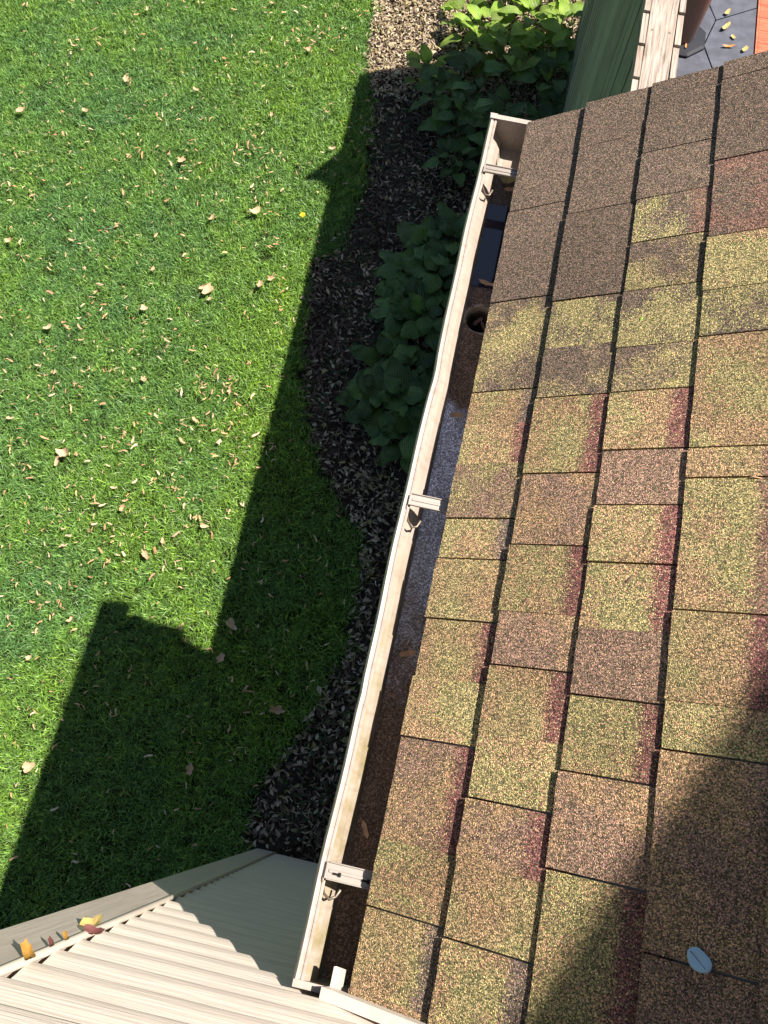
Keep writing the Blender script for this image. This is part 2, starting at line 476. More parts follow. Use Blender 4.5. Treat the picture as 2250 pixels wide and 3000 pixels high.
# ------------------------------------------------------------------ grass: clumps scattered on the lawn
def grass_clump(seed):
    r = random.Random(seed)
    vs = []; fs = []; tint = []
    for k in range(26):
        a = r.uniform(0, 2 * math.pi); rad = 0.045 * math.sqrt(r.random())
        bx, byy = rad * math.cos(a), rad * math.sin(a)
        L = r.uniform(0.024, 0.050); w = r.uniform(0.0011, 0.0021)
        d = r.uniform(0, 2 * math.pi); lean = r.uniform(0.25, 1.15)
        dx, dy = math.cos(d), math.sin(d); px, py = -dy, dx
        tw = r.uniform(-1, 1); px, py = px * math.cos(tw) - py * math.sin(tw), px * math.sin(tw) + py * math.cos(tw)
        n = len(vs)
        h1, h2 = L * 0.55, L
        o1 = L * 0.25 * lean; o2 = L * 0.95 * lean
        z1 = h1 * math.cos(lean * 0.5); z2 = z1 + L * 0.45 * math.cos(lean * 1.15)
        for (o, z, ww) in ((0, 0, w), (o1, z1, w)):
            vs.append((bx + dx * o - px * ww, byy + dy * o - py * ww, z))
            vs.append((bx + dx * o + px * ww, byy + dy * o + py * ww, z))
        vs.append((bx + dx * o2, byy + dy * o2, z2))
        fs += [(n, n + 1, n + 3, n + 2), (n + 2, n + 3, n + 4)]
        tint += [r.random()] * 5
    me = bpy.data.meshes.new('grass_clump'); me.from_pydata(vs, [], fs); me.materials.append(M['grass'])
    set_tint(me, tint)
    return bpy.data.objects.new('grass_clump', me)
gcol = bpy.data.collections.new('grass_clumps')
for s in range(6): gcol.objects.link(grass_clump(s))

def scatter(name, base_mesh, coll, density, smin, smax, seed=1):
    o = link(name, base_mesh)
    ng = bpy.data.node_groups.new(name + '_nodes', 'GeometryNodeTree')
    ng.interface.new_socket('Geometry', in_out='INPUT', socket_type='NodeSocketGeometry')
    ng.interface.new_socket('Geometry', in_out='OUTPUT', socket_type='NodeSocketGeometry')
    N = ng.nodes; Lk = ng.links
    gi = N.new('NodeGroupInput'); go = N.new('NodeGroupOutput')
    dp = N.new('GeometryNodeDistributePointsOnFaces'); dp.inputs['Density'].default_value = density
    dp.inputs['Seed'].default_value = seed
    ci = N.new('GeometryNodeCollectionInfo'); ci.inputs['Collection'].default_value = coll
    ci.inputs['Separate Children'].default_value = True; ci.inputs['Reset Children'].default_value = True
    io = N.new('GeometryNodeInstanceOnPoints'); io.inputs['Pick Instance'].default_value = True
    rr = N.new('FunctionNodeRandomValue'); rr.data_type = 'FLOAT_VECTOR'
    rr.inputs['Min'].default_value = (-0.15, -0.15, 0); rr.inputs['Max'].default_value = (0.15, 0.15, 6.283)
    rs = N.new('FunctionNodeRandomValue'); rs.data_type = 'FLOAT'
    rs.inputs[2].default_value = smin; rs.inputs[3].default_value = smax
    Lk.new(gi.outputs[0], dp.inputs['Mesh']); Lk.new(dp.outputs['Points'], io.inputs['Points'])
    Lk.new(ci.outputs[0], io.inputs['Instance']); Lk.new(rr.outputs[0], io.inputs['Rotation'])
    Lk.new(rs.outputs[1], io.inputs['Scale']); Lk.new(io.outputs[0], go.inputs[0])
    md = o.modifiers.new('scatter', 'NODES'); md.node_group = ng
    return o
gm = bpy.data.meshes.new('grass'); gm.from_pydata(lv, [], lf)
tag(scatter('grass', gm, gcol, 1200, 0.6, 1.3), 'short green lawn grass', 'grass', kind='stuff')

# ------------------------------------------------------------------ dry seeds and litter
def seed_geo(L, W, bend, r):
    """samara: swollen head and a thin curved wing; returns verts, faces"""
    xs = [0, 0.16, 0.32, 0.62, 0.88, 1.0]
    ws = [0.10, 0.34, 0.26, 0.5, 0.42, 0.08]
    top = []; bot = []
    for t, w in zip(xs, ws):
        z = bend * math.sin(t * math.pi) + 0.002
        off = 0.12 * W * math.sin(t * 5)
        top.append((t * L - L / 2, off + w * W * 0.5, z + (0.0015 if t < .3 else 0)))
        bot.append((t * L - L / 2, off - w * W * 0.5, z + 0.001))
    vs = top + bot; n = len(xs)
    fs = [(i, n + i, n + i + 1, i + 1) for i in range(n - 1)]
    return vs, fs
def ovate(r):
    L = r.uniform(.016, .044) * (1.35 if r.random() < .15 else 1); W = L * r.uniform(.26, .55); fold = r.uniform(.05, .45) * W; cv = r.uniform(-.10, .22) * L
    vs = [(-L/2, 0, 0), (-L*.2, W*.5, fold + cv*.7), (L*.2, W*.42, fold + cv), (L/2, 0, 0), (L*.2, -W*.42, fold + cv), (-L*.2, -W*.5, fold + cv*.7), (0, 0, cv)]
    return vs, [(0, 1, 6), (1, 2, 6), (2, 3, 6), (3, 4, 6), (4, 5, 6), (5, 0, 6)]
def scatter_mesh(pts, gen, lift, tilt, seed):
    r = random.Random(seed); V = []; F = []; Tn = []
    for (x, y, z) in pts:
        vs, fs = gen(r)
        R = (Matrix.Rotation(r.uniform(0, 6.283), 3, 'Z') @ Matrix.Rotation(r.uniform(-tilt, tilt), 3, 'X') @ Matrix.Rotation(r.uniform(-tilt, tilt), 3, 'Y'))
        n = len(V); t = r.random(); zz = z + lift * r.random()
        for v in vs:
            p = R @ Vector(v); V.append((p.x + x, p.y + y, p.z + zz)); Tn.append(t)
        F += [tuple(i + n for i in f) for f in fs]
    return V, F, Tn
def mk(name, V, F, Tn, mat):
    me = bpy.data.meshes.new(name); me.from_pydata(V, [], F); me.materials.append(mat); set_tint(me, Tn)
    return me

bedpts = []
while len(bedpts) < 9000:
    y = random.uniform(-0.25, 8.2); x = random.uniform(-1.4, 0.38)
    if x < edge_x(y) + 0.0 + random.uniform(-0.05, 0.03): continue
    dens = 0.50 + 0.48 * math.sin(x * 7 + 1.9 * y) * math.sin(3.7 * y - 4 * x)
    if y < 1.9: dens *= 0.95
    if y > 5.0: dens = 1.0
    if random.random() > dens: continue
    bedpts.append((x, y, 0.012))
for _ in range(10000):
    y = random.uniform(4.9, 7.4); x = random.uniform(-1.3, 0.36)
    if x > edge_x(y): bedpts.append((x, y, 0.018))
for _ in range(1500):
    y = random.uniform(-0.2, 1.9); x = random.uniform(-.6, 0.2)
    if x > edge_x(y): bedpts.append((x, y, 0.018))
V, F, Tn = scatter_mesh(bedpts, lambda r: ovate(r) if r.random() < .7 else seed_geo(r.uniform(.026, .048), r.uniform(.009, .018), r.uniform(-.002, .006), r), 0.02, 0.6, 3)
tag(link('leaf_litter', mk('leaf_litter', V, F, Tn, M['litter'])), 'pale dry seeds and small leaves littering the mulch bed', 'leaf litter', kind='stuff')

def chip(r):
    L = r.uniform(.012, .06); w = r.uniform(.005, .016); h = r.uniform(.003, .010)
    return [(-L/2, -w/2, 0), (L/2, -w/2*.6, 0), (L/2, w/2*.6, 0), (-L/2, w/2, 0), (-L/2*.9, 0, h), (L/2*.9, 0, h*.8)], [(0, 1, 5, 4), (1, 2, 5), (2, 3, 4, 5), (3, 0, 4)]
cp = []
while len(cp) < 17000:
    y = random.uniform(-0.28, 8.0); x = random.uniform(-1.4, 0.38)
    if x < edge_x(y): continue
    cp.append((x, y, 0.004))
V, F, Tn = scatter_mesh(cp, chip, 0.012, 0.4, 5)
tag(link('bark_mulch', mk('bark_mulch', V, F, Tn, M['chips'])), 'dark shredded bark mulch covering the bed', 'mulch', kind='stuff')

# lawn seeds: 290 individuals, the rest as one scatter
seed_meshes = []
for k in range(8):
    r = random.Random(40 + k)
    vs, fs = seed_geo(r.uniform(.032, .054), r.uniform(.018, .030), r.uniform(-.002, .009), r)
    me = bpy.data.meshes.new('maple_seed'); me.from_pydata(vs, [], fs); me.materials.append(M['seed']); set_tint(me, [r.random() * .2] * len(vs))
    seed_meshes.append(me)
def lawn_point():
    while True:
        if random.random() < 0.45:
            c = random.choice(SEED_CL); x = random.gauss(c[0], .13); y = random.gauss(c[1], .13)
        else:
            x = random.uniform(-3.9, -0.3); y = random.uniform(-0.6, 6.4)
        if x < edge_x(y) - 0.03 and x > -4.6 and -1 < y < 6.6: return x, y
SEED_CL = [(random.uniform(-3.6, -1.0), random.uniform(0.5, 6.0)) for _ in range(60)] + [(-1.3, 1.2), (-1.7, 1.2), (-2.0, 1.3), (-0.8, .6), (-0.6, 1.2)]
root = None
for k in range(290):
    x, y = lawn_point()
    o = link('maple_seed', seed_meshes[k % 8], None, (x, y, random.uniform(.050, .062)),
             (random.uniform(-.5, .5), random.uniform(-.45, .45), random.uniform(0, 6.283)))
    s = random.uniform(.8, 1.25); o.scale = (s, s, s)
    shade = (x > -1.67 and y < .72) or x > -1.13
    zone = 'shaded' if shade else ('far' if y > 4 else ('middle' if y > 2.2 else 'near'))
    tag(o, {'shaded': 'dull winged maple seed lying in the shadowed grass beside the bed', 'far': 'small tan winged maple seed on the sunny lawn in the top third',
            'middle': 'small tan winged maple seed on the sunny lawn halfway down', 'near': 'small tan winged maple seed on the sunny lawn left of the roof shadow'}[zone], 'seed',
        {'shaded': 'maple seeds in the shaded grass', 'far': 'maple seeds on the far sunny lawn', 'middle': 'maple seeds on the middle sunny lawn', 'near': 'maple seeds on the near sunny lawn'}[zone])
pts = [(*lawn_point(), 0.044) for _ in range(1300)]
V, F, Tn = scatter_mesh(pts, lambda r: seed_geo(r.uniform(.018, .038), r.uniform(.010, .021), r.uniform(-.002, .005), r), 0.014, 0.6, 9)
tag(link('seed_scatter', mk('seed_scatter', V, F, Tn, M['seed'])), 'fine dry seeds and leaf bits strewn through the lawn', 'leaf litter', kind='stuff')

# larger curled leaves on the lawn
def dry_leaf_mesh(name, r, L, W, mat, lobes=5, curl=0.35, z0=0.0):
    n = 20; vs = [(0, 0, 0.0)]; fs = []
    for ring, rr in ((1, 0.5), (2, 1.0)):
        for k in range(n):
            a = 2 * math.pi * k / n
            rad = rr * (0.62 + 0.38 * abs(math.cos(lobes * a / 2)) * (1.0 if ring == 2 else 0.4)) * r.uniform(0.86, 1.1)
            x = L * 0.5 * rad * math.cos(a); y = W * 0.5 * rad * math.sin(a)
            vs.append((x, y, curl * (x * x / L + 1.4 * y * y / W) * 2.2 + r.uniform(-.08, .08) * W * rr))
    for k in range(n):
        k2 = (k + 1) % n
        fs.append((0, 1 + k, 1 + k2)); fs.append((1 + k, 1 + n + k, 1 + n + k2, 1 + k2))
    vs = [(x, y, z + z0) for x, y, z in vs]
    me = bpy.data.meshes.new(name); me.from_pydata(vs, [], fs); me.materials.append(mat); set_tint(me, [0.0] * len(vs))
    for p in me.polygons: p.use_smooth = True
    return me
big_leaves = [
    (-1.70, 2.93, .105, .070, 'largest curled tan leaf on the lawn, left of the middle leafy plants'),
    (-2.19, 1.60, .100, .075, 'broad crumpled tan leaf on the lawn up left of the notch in the shadow'),
    (-3.44, 4.09, .085, .060, 'star shaped tan leaf lying alone near the upper left of the lawn'),
    (-2.20, 3.93, .075, .050, 'tan leaf pair lying mid lawn above the largest curled leaf'),
    (-1.57, 3.62, .085, .060, 'crumpled tan leaf on the lawn just left of the dandelion'),
    (-1.38, 3.05, .080, .045, 'orange tan leaf on the lawn close to the shadow edge, right of the largest leaf'),
    (-2.82, 4.57, .060, .050, 'round curled pale leaf in the upper left part of the lawn'),
    (-3.00, 4.20, .065, .045, 'narrow tan leaf just below the round pale leaf in the upper left lawn'),
    (-0.93, 0.82, .085, .055, 'brown curled leaf in the lawn shadow right of the lit notch'),
    (-0.93, 0.63, .070, .045, 'brown folded leaf in the lawn shadow just below the lit notch'),
    (-0.56, 0.42, .095, .060, 'dark purple brown leaf in the shaded grass beside the mulch bed'),
    (-1.74, -0.14, .075, .055, 'pale leaf on the lit grass at the lower left border of the shadow'),
    (-1.52, 1.10, .080, .035, 'long narrow tan leaf on the lit grass above the shadow of the gutter end'),
    (-2.60, 2.42, .065, .045, 'tan curled leaf at the left side of the lawn, halfway up'),
    (-2.06, 2.70, .060, .045, 'small cupped tan leaf left and below the largest curled leaf'),
    (-0.92, 0.03, .070, .045, 'dull brown leaf deep in the shaded grass above the corner post'),
]
for k, (x, y, L, W, lab) in enumerate(big_leaves):
    r = random.Random(100 + k)
    o = link('fallen_leaf', dry_leaf_mesh('fallen_leaf', r, L, W, M['dryleaf'], r.choice((3, 5)), r.uniform(.2, .6)), None, (x, y, .058),
             (r.uniform(-.3, .3), r.uniform(-.3, .3), r.uniform(0, 6.28)))
    tag(o, lab, 'leaf', 'larger dry leaves lying on the lawn')

CL = [(-1.67, 2.87), (-1.74, 2.95), (-2.22, 1.55), (-2.12, 1.62), (-1.33, 3.12), (-2.7, 3.1), (-3.1, 3.0), (-2.45, 3.3), (-1.9, 2.2), (-1.5, 2.0), (-1.35, 2.25), (-2.6, 1.75), (-1.75, 1.35), (-1.45, 1.2), (-2.0, 1.05),
      (-3.3, 4.8), (-2.3, 4.6), (-1.7, 4.5), (-1.6, 5.2), (-2.0, 5.6), (-2.9, 5.3), (-3.5, 3.6), (-2.1, 3.0), (-1.2, 4.3), (-1.85, 3.5), (-2.4, 2.75), (-1.95, .4), (-2.05, -.2), (-1.8, .65), (-1.25, 1.35)]
for k, (x, y) in enumerate(CL):
    r = random.Random(700 + k)
    o = link('crumpled_leaf', dry_leaf_mesh('crumpled_leaf', r, r.uniform(.040, .065), r.uniform(.025, .042), M['dryleaf'], r.choice((2, 3, 5)), r.uniform(.3, .8)), None, (x, y, .052),
             (r.uniform(-.5, .5), r.uniform(-.5, .5), r.uniform(0, 6.28)))
    tag(o, 'crumpled thumb sized orange tan leaf bit lying in the sunny lawn', 'leaf', 'small crumpled leaves on the sunny lawn')
# dandelion
d = empty('dandelion', (-1.25, 3.67, 0.0)); tag(d, 'single yellow dandelion flower in the grass near the shadow edge', 'flower')
f = MB().tube([(0, 0, 0.01), (0.003, 0, 0.066)], 0.0018, 6).obj('stem', M['stalk'], d)
f = MB()
for k in range(26):
    a = k * 2.4; rr = 0.006 + 0.014 * (k / 26) ; up = 0.073 - 0.006 * (k / 26)
    p = Vector((math.cos(a), math.sin(a), 0)); q = Vector((-p.y, p.x, 0))
    f.add([p * .002 + q * .001 + Vector((0, 0, .065)), p * rr + q * .003 + Vector((0, 0, up)), p * (rr + .004) + Vector((0, 0, up - .001)), p * rr - q * .003 + Vector((0, 0, up))], [(0, 1, 2, 3)])
f.obj('flower_head', M['yellow'], d)

# ------------------------------------------------------------------ leafy plants in the bed
def leaf_mesh(name, L, W, mat, seed, droop=0.35, cup=0.25, heart=0.0, crinkle=0.04):
    r = random.Random(seed); nu, nv = 7, 5
    vs = []; fs = []; uv = []
    ph = r.uniform(0, 6)
    for i in range(nu + 1):
        t = i / nu
        prof = (math.sin(math.pi * min(1, t ** 0.62)) ** 0.75) if 0 < t < 1 else 0.03
        back = 0
        for j in range(nv + 1):
            s = -1 + 2 * j / nv
            hw = W * 0.5 * prof
            x = L * t - heart * L * 0.14 * abs(s) * (1 - t) ** 2 * 2
            y = s * hw
            z = cup * abs(s) ** 1.5 * hw - droop * L * t * t + crinkle * W * math.sin(t * 12 + ph) * s + r.uniform(-.5, .5) * crinkle * W + 0.03 * W * math.cos(s * 7 + ph)
            vs.append((x, y, z)); uv.append((s * 0.5 + .5, t))
    for i in range(nu):
        for j in range(nv):
            a = i * (nv + 1) + j
            fs.append((a, a + nv + 1, a + nv + 2, a + 1))
    me = bpy.data.meshes.new(name); me.from_pydata(vs, [], fs); me.materials.append(mat)
    ul = me.uv_layers.new(name='UVMap')
    for lp in me.loops: ul.data[lp.index].uv = uv[lp.vertex_index]
    for p in me.polygons: p.use_smooth = True
    return me
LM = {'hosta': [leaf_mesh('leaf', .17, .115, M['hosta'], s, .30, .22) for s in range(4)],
      'pale': [leaf_mesh('leaf', .17, .11, M['hosta_sunlit'], s + 10, .30, .30) for s in range(4)],  # copy for plants standing in the sun, brightness painted in
      'broad': [leaf_mesh('leaf', .145 + .02 * (s % 3), .150 + .014 * (s % 2), M['hosta'], s + 20, .30 + .08 * (s % 3), -.16, 1.0, .10) for s in range(6)]}
def plant(x, y, kind, lab, grp, n=11, size=1.0, seed=0):
    r = random.Random(seed)
    t = empty('hosta_plant' if kind != 'broad' else 'leafy_plant', (x, y, 0)); tag(t, lab, 'plant', grp)
    stems = MB()
    for k in range(n):
        a = k * 2.399 + r.uniform(-.35, .35)
        ring = k / n
        reach = (0.03 + 0.125 * ring) * size
        h = (0.23 - 0.10 * ring + r.uniform(-.02, .03)) * size
        p = Vector((math.cos(a) * reach, math.sin(a) * reach, h))
        sc = size * r.uniform(.55, 1.15) * (0.75 + 0.35 * ring)
        link('leaf', LM[kind][r.randrange(len(LM[kind]))], t, p, (r.uniform(-.35, .35), r.uniform(-.35, .35) - .1 + (0.5 * (1 - ring) * -1), a), (sc,) * 3)
        stems.tube([(p.x * .1, p.y * .1, 0), (p.x * .5, p.y * .5, h * .65), tuple(p)], 0.003, 4)
    stems.obj('stalks', M['stalk'], t)
    return t
PL = [
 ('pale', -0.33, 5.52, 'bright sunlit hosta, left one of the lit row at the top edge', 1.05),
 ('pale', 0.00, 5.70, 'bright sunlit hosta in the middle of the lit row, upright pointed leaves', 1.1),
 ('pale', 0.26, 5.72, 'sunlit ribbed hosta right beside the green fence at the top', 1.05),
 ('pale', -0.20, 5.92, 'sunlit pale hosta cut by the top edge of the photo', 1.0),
 ('pale', 0.10, 6.02, 'sunlit hosta furthest back by the fence', 1.0),
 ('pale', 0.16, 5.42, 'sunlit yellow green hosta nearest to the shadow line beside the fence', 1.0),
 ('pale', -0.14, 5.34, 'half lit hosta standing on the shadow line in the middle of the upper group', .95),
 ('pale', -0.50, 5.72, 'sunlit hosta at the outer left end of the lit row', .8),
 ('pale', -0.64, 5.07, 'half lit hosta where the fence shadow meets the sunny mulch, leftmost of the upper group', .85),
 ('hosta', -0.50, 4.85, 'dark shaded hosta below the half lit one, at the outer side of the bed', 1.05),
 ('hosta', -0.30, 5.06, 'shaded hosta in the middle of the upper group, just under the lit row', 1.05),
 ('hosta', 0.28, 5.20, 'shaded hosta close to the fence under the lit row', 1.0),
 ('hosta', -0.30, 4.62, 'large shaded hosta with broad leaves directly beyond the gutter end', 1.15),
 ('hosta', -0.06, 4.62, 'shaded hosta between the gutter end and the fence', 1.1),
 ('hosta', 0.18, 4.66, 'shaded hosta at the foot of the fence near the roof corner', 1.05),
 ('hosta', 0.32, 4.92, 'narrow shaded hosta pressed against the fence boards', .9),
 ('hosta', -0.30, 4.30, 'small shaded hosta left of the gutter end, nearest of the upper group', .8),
 ('broad', -0.18, 3.62, 'dark leafy plant touching the gutter, top of the middle clump', 1.15),
 ('broad', -0.36, 3.52, 'dark leafy plant at the upper left of the middle clump', 1.1),
 ('broad', -0.46, 3.30, 'dark leafy plant at the outer left side of the middle clump', .95),
 ('broad', -0.25, 3.30, 'dark leafy plant in the heart of the middle clump', 1.2),
 ('broad', -0.42, 3.02, 'sparse leafy plant at the lower left of the middle clump', .9),
 ('broad', -0.26, 2.98, 'dark leafy plant at the lower end of the middle clump', 1.15),
 ('broad', -0.42, 2.62, 'dark leafy plant at the top left of the lower clump', 1.05),
 ('broad', -0.26, 2.60, 'dark leafy plant at the top of the lower clump near the gutter', .9),
 ('broad', -0.44, 2.38, 'dark leafy plant sticking out furthest towards the lawn', 1.1),
 ('broad', -0.28, 2.34, 'broad leafy plant in the middle of the lower clump', 1.25),
 ('broad', -0.15, 2.36, 'leafy plant of the lower clump beside the gutter', 1.05),
 ('broad', -0.19, 2.14, 'leafy plant at the bottom end of the lower clump', 1.0),
]
for k, (kind, x, y, lab, s) in enumerate(PL):
    grp = {'pale': 'hostas at the far end of the bed', 'hosta': 'hostas at the far end of the bed', 'broad': 'broad leaved plants along the gutter'}[kind]
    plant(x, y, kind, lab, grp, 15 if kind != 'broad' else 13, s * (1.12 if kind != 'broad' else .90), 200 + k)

# low sprouts in the bed
sp = []
for (cx, cy, sx, sy, n) in ((-0.85, 4.45, .10, .25, 260), (-0.62, 4.35, .10, .2, 160), (-0.82, 3.5, .12, .2, 240), (-0.78, 2.95, .12, .3, 200), (-0.55, 2.75, .1, .2, 160), (-0.75, 2.2, .08, .15, 60), (-0.25, 0.25, .12, .15, 130), (-0.30, -0.05, .1, .12, 80), (-0.7, 4.8, .12, .1, 90), (-0.45, 3.9, .15, .15, 80), (-0.2, 0.55, .05, .1, 40)):
    for _ in range(n):
        x, y = random.gauss(cx, sx), random.gauss(cy, sy)
        if edge_x(y) + .01 < x < .3 and y > -.25: sp.append((x, y, 0.02))
def sprout(r):
    L = r.uniform(.015, .038); w = L * r.uniform(.25, .45)
    return [(0, 0, 0), (L * .45, w * .5, .006), (L, 0, .002), (L * .45, -w * .5, .006)], [(0, 3, 2, 1)]
V, F, Tn = scatter_mesh(sp, sprout, 0.05, 0.6, 12)
tag(link('bed_sprouts', mk('bed_sprouts', V, F, Tn, M['weed'])), 'low blue green sprouts growing through the mulch', 'ground cover', kind='stuff')

# ------------------------------------------------------------------ main house wall with lapped siding
WY = -0.284
XI, XO = -0.384, -0.476
house = empty('house_wall', (XO, WY, 0)); tag(house, 'cream vinyl clad house wall with lapped siding and a corner post, lower left', 'house wall')
def add_to(parent, o):
    o.parent = parent; o.matrix_parent_inverse = Matrix.Translation(-Vector(parent.location)); return o
def hp(mb, name, mat, parent=None, smooth=False):
    o = mb.obj(name, mat, None, smooth); return add_to(parent or house, o)
H = 0.1016
def siding_mesh(x0, x1):
    # y local: 0 is the wall sheathing; butt stands 13 mm proud
    prof = [(0.0, 0.002), (0.0150, 0.0015), (0.0160, 0.0), (0.0172, 0.0012), (0.0174, 0.004), (0.0166, H * 0.14), (0.0145, H * 0.27), (0.0105, H * 0.42), (0.0065, H * 0.60), (0.0038, H * 0.80), (0.0030, H + 0.008), (0.0, H + 0.008)]
    return MB().prism_x([(y, z) for y, z in prof], x0, x1).mesh('siding_board', M['siding'])
sm = siding_mesh(XI + 0.004, 3.6)
for k in range(-1, 62):
    z = 0.04 + k * H
    if z > 6.3 or z < 0: continue
    add_to(house, link('siding_board', sm, None, (0, WY, z)))
# side wall round the corner (out of the frame)
sm2 = MB().prism_x([(0.0, 0.0), (0.0135, 0.0), (0.006, H), (0.0, H)], -4.0, 0).mesh('siding_board', M['siding'])
for k in range(0, 61):
    o = link('siding_board', sm2, None, (XO - 0.0, WY - 0.1 - 4.0, 0.04 + k * H), (0, 0, math.pi / 2))
    o.location = (XO + 0.0, WY - 0.1, 0.04 + k * H); o.rotation_euler = (0, 0, math.pi / 2)
    add_to(house, o)
hp(MB().box(XO + .004, 3.6, WY - 0.14, WY - 0.004, 0.0, 6.3), 'sheathing', M['white'])
hp(MB().box(XO + .004, XO + .13, WY - 4.1, WY - 0.145, 0.0, 6.3), 'sheathing', M['white'])
cpst = MB()
pf = [(XO, WY - 0.10), (XO, WY + 0.020), (XI - 0.006, WY + 0.020), (XI - 0.006, WY + 0.016), (XI - 0.012, WY + 0.005), (XI - 0.012, WY - 0.002), (XO + 0.02, WY - 0.002), (XO + 0.02, WY - 0.1)]
n = len(pf)
cpst.add([(x, y, 0.0) for x, y in pf] + [(x, y, 6.3) for x, y in pf],
         [(i, n + i, n + (i + 1) % n, (i + 1) % n) for i in range(n)] + [tuple(range(n)), tuple(range(n, 2 * n))[::-1]])
hp(cpst, 'corner_post', M['trim'])
lipm = MB()
lipm.tube([(XI - 0.001, WY + 0.0185, 0.0), (XI - 0.001, WY + 0.0185, 6.3)], 0.0062, 8)
hp(lipm, 'post_bead', M['channel'], smooth=True)
hp(MB().box(XI + .003, 3.6, WY - .003, WY + .010, 0.0, 0.045), 'starter_strip', M['trim'])

# ------------------------------------------------------------------ low roof with shingles
TH = math.radians(32.66)
EX0, EZ0 = 0.0478, 3.08
roof = empty('low_roof', (EX0, 0, EZ0)); tag(roof, 'low porch roof of blended brown, olive and maroon asphalt shingles beside the gutter', 'roof')
SLOPE = empty('tmp'); bpy.data.objects.remove(SLOPE)
RM = Matrix.Translation(Vector((EX0, 0, EZ0))) @ Matrix.Rotation(-TH, 4, 'Y')     # local x up the slope, z normal
Y0R, Y1R = WY + 0.018, 1.549
def rp(mb, name, mat, smooth=False):
    o = mb.obj(name, mat, None, smooth); o.matrix_world = RM
    o.parent = roof; o.matrix_parent_inverse = Matrix.Translation(-Vector(roof.location)); o.location, o.rotation_euler = RM.to_translation(), RM.to_euler()
    return o
rp(MB().box(0.012, 2.6, Y0R, Y1R - 0.012, -0.016, -0.001), 'roof_deck', M['white'])
rp(MB().box(-0.006, 2.6, Y1R - 0.03, Y1R - 0.010, -0.022, -0.0155), 'drip_edge', M['channel'])
COURSE = 0.1425
SB = (0.155, 0.118, 0.088); SO = (0.320, 0.280, 0.130); STn = (0.340, 0.238, 0.132); SR = (0.215, 0.130, 0.098); MA = (0.200, 0.088, 0.082); GB = (0.170, 0.130, 0.110); BR = (0.262, 0.178, 0.125)
def seg(y1, y0, c, alt, band=None, bs=0.0, step=0.0, joint=True):
    return (y1, y0, c, alt, band, bs, step, joint)
def lay(row):
    out = []
    y = Y1R
    for (yn, c, alt, band, step, joint) in row:
        out.append((y, yn, c, alt, band, step, joint)); y = yn
    return out
B_, O_, T_ = SB, SO, STn
rows = [
 [(1.280, B_, B_, 0, 0, 1), (1.035, B_, B_, 0, .001, 1), (.817, B_, O_, 0, 0, 1), (.744, O_, T_, GB, 0, 0), (.658, O_, T_, MA, 0, 0), (.543, BR, O_, 0, .002, 1), (.463, O_, T_, GB, 0, 1), (.348, T_, O_, 0, .002, 1),
  (.244, T_, O_, MA, -.001, 0), (.138, O_, T_, 0, .002, 1), (-.025, T_, BR, MA, 0, 0), (-.128, O_, T_, 0, .001, 1), (-.243, T_, O_, GB, 0, 0), (Y0R, T_, T_, 0, .001, 1)],
 [(1.416, B_, B_, 0, .001, 0), (1.231, B_, B_, 0, 0, 1), (1.009, B_, B_, 0, .002, 1), (.90, O_, B_, 0, 0, 0), (.787, B_, O_, 0, 0, 1), (.628, O_, T_, MA, .001, 1), (.490, BR, T_, 0, 0, 1), (.37, O_, T_, MA, .002, 0), (.275, BR, T_, 0, 0, 1),
  (.165, T_, O_, MA, .001, 0), (.062, O_, T_, 0, 0, 1), (-.031, T_, BR, MA, .002, 0), (-.138, T_, O_, 0, 0, 1), (Y0R, O_, T_, GB, .001, 1)],
 [(1.456, B_, B_, 0, 0, 0), (1.35, B_, B_, 0, .001, 1), (1.230, B_, B_, 0, .002, 0), (1.12, O_, B_, SR, 0, 1), (1.005, B_, O_, 0, 0, 1), (.88, O_, B_, 0, .002, 0), (.784, B_, O_, 0, 0, 1), (.667, O_, T_, MA, .001, 1), (.563, BR, BR, 0, 0, 1), (.460, O_, T_, MA, .002, 1),
  (.350, O_, T_, MA, 0, 0), (.241, BR, BR, 0, .001, 1), (.126, O_, T_, MA, 0, 1), (-.012, BR, T_, 0, .002, 1), (Y0R, O_, T_, MA, 0, 1)],
 [(1.498, B_, B_, 0, 0, 1), (1.283, B_, B_, 0, .001, 1), (1.099, B_, SR, 0, 0, 1), (.98, O_, T_, SR, .002, 0), (.881, O_, B_, 0, 0, 1), (.663, O_, T_, 0, 0, 1), (.608, T_, O_, SR, .001, 1), (.386, O_, T_, SR, 0, 1), (.25, T_, O_, MA, .002, 0),
  (.178, O_, T_, 0, 0, 1), (-.084, T_, BR, 0, .001, 1), (Y0R, BR, T_, 0, 0, 1)],
]
rr_ = random.Random(5)
for c in range(4, 9):
    y = Y1R; row = []
    while y > Y0R + .12:
        y -= rr_.uniform(.11, .24); y = max(y, Y0R)
        far = y > .9
        row.append((y, B_ if far else rr_.choice((O_, T_, BR)), B_ if far else T_, 0 if far else rr_.choice((0, MA, SR)), rr_.choice((0, .001, .002)), rr_.random() < .6))
    if row[-1][0] > Y0R: row.append((Y0R, T_, O_, 0, 0, 1))
    rows.append(row)
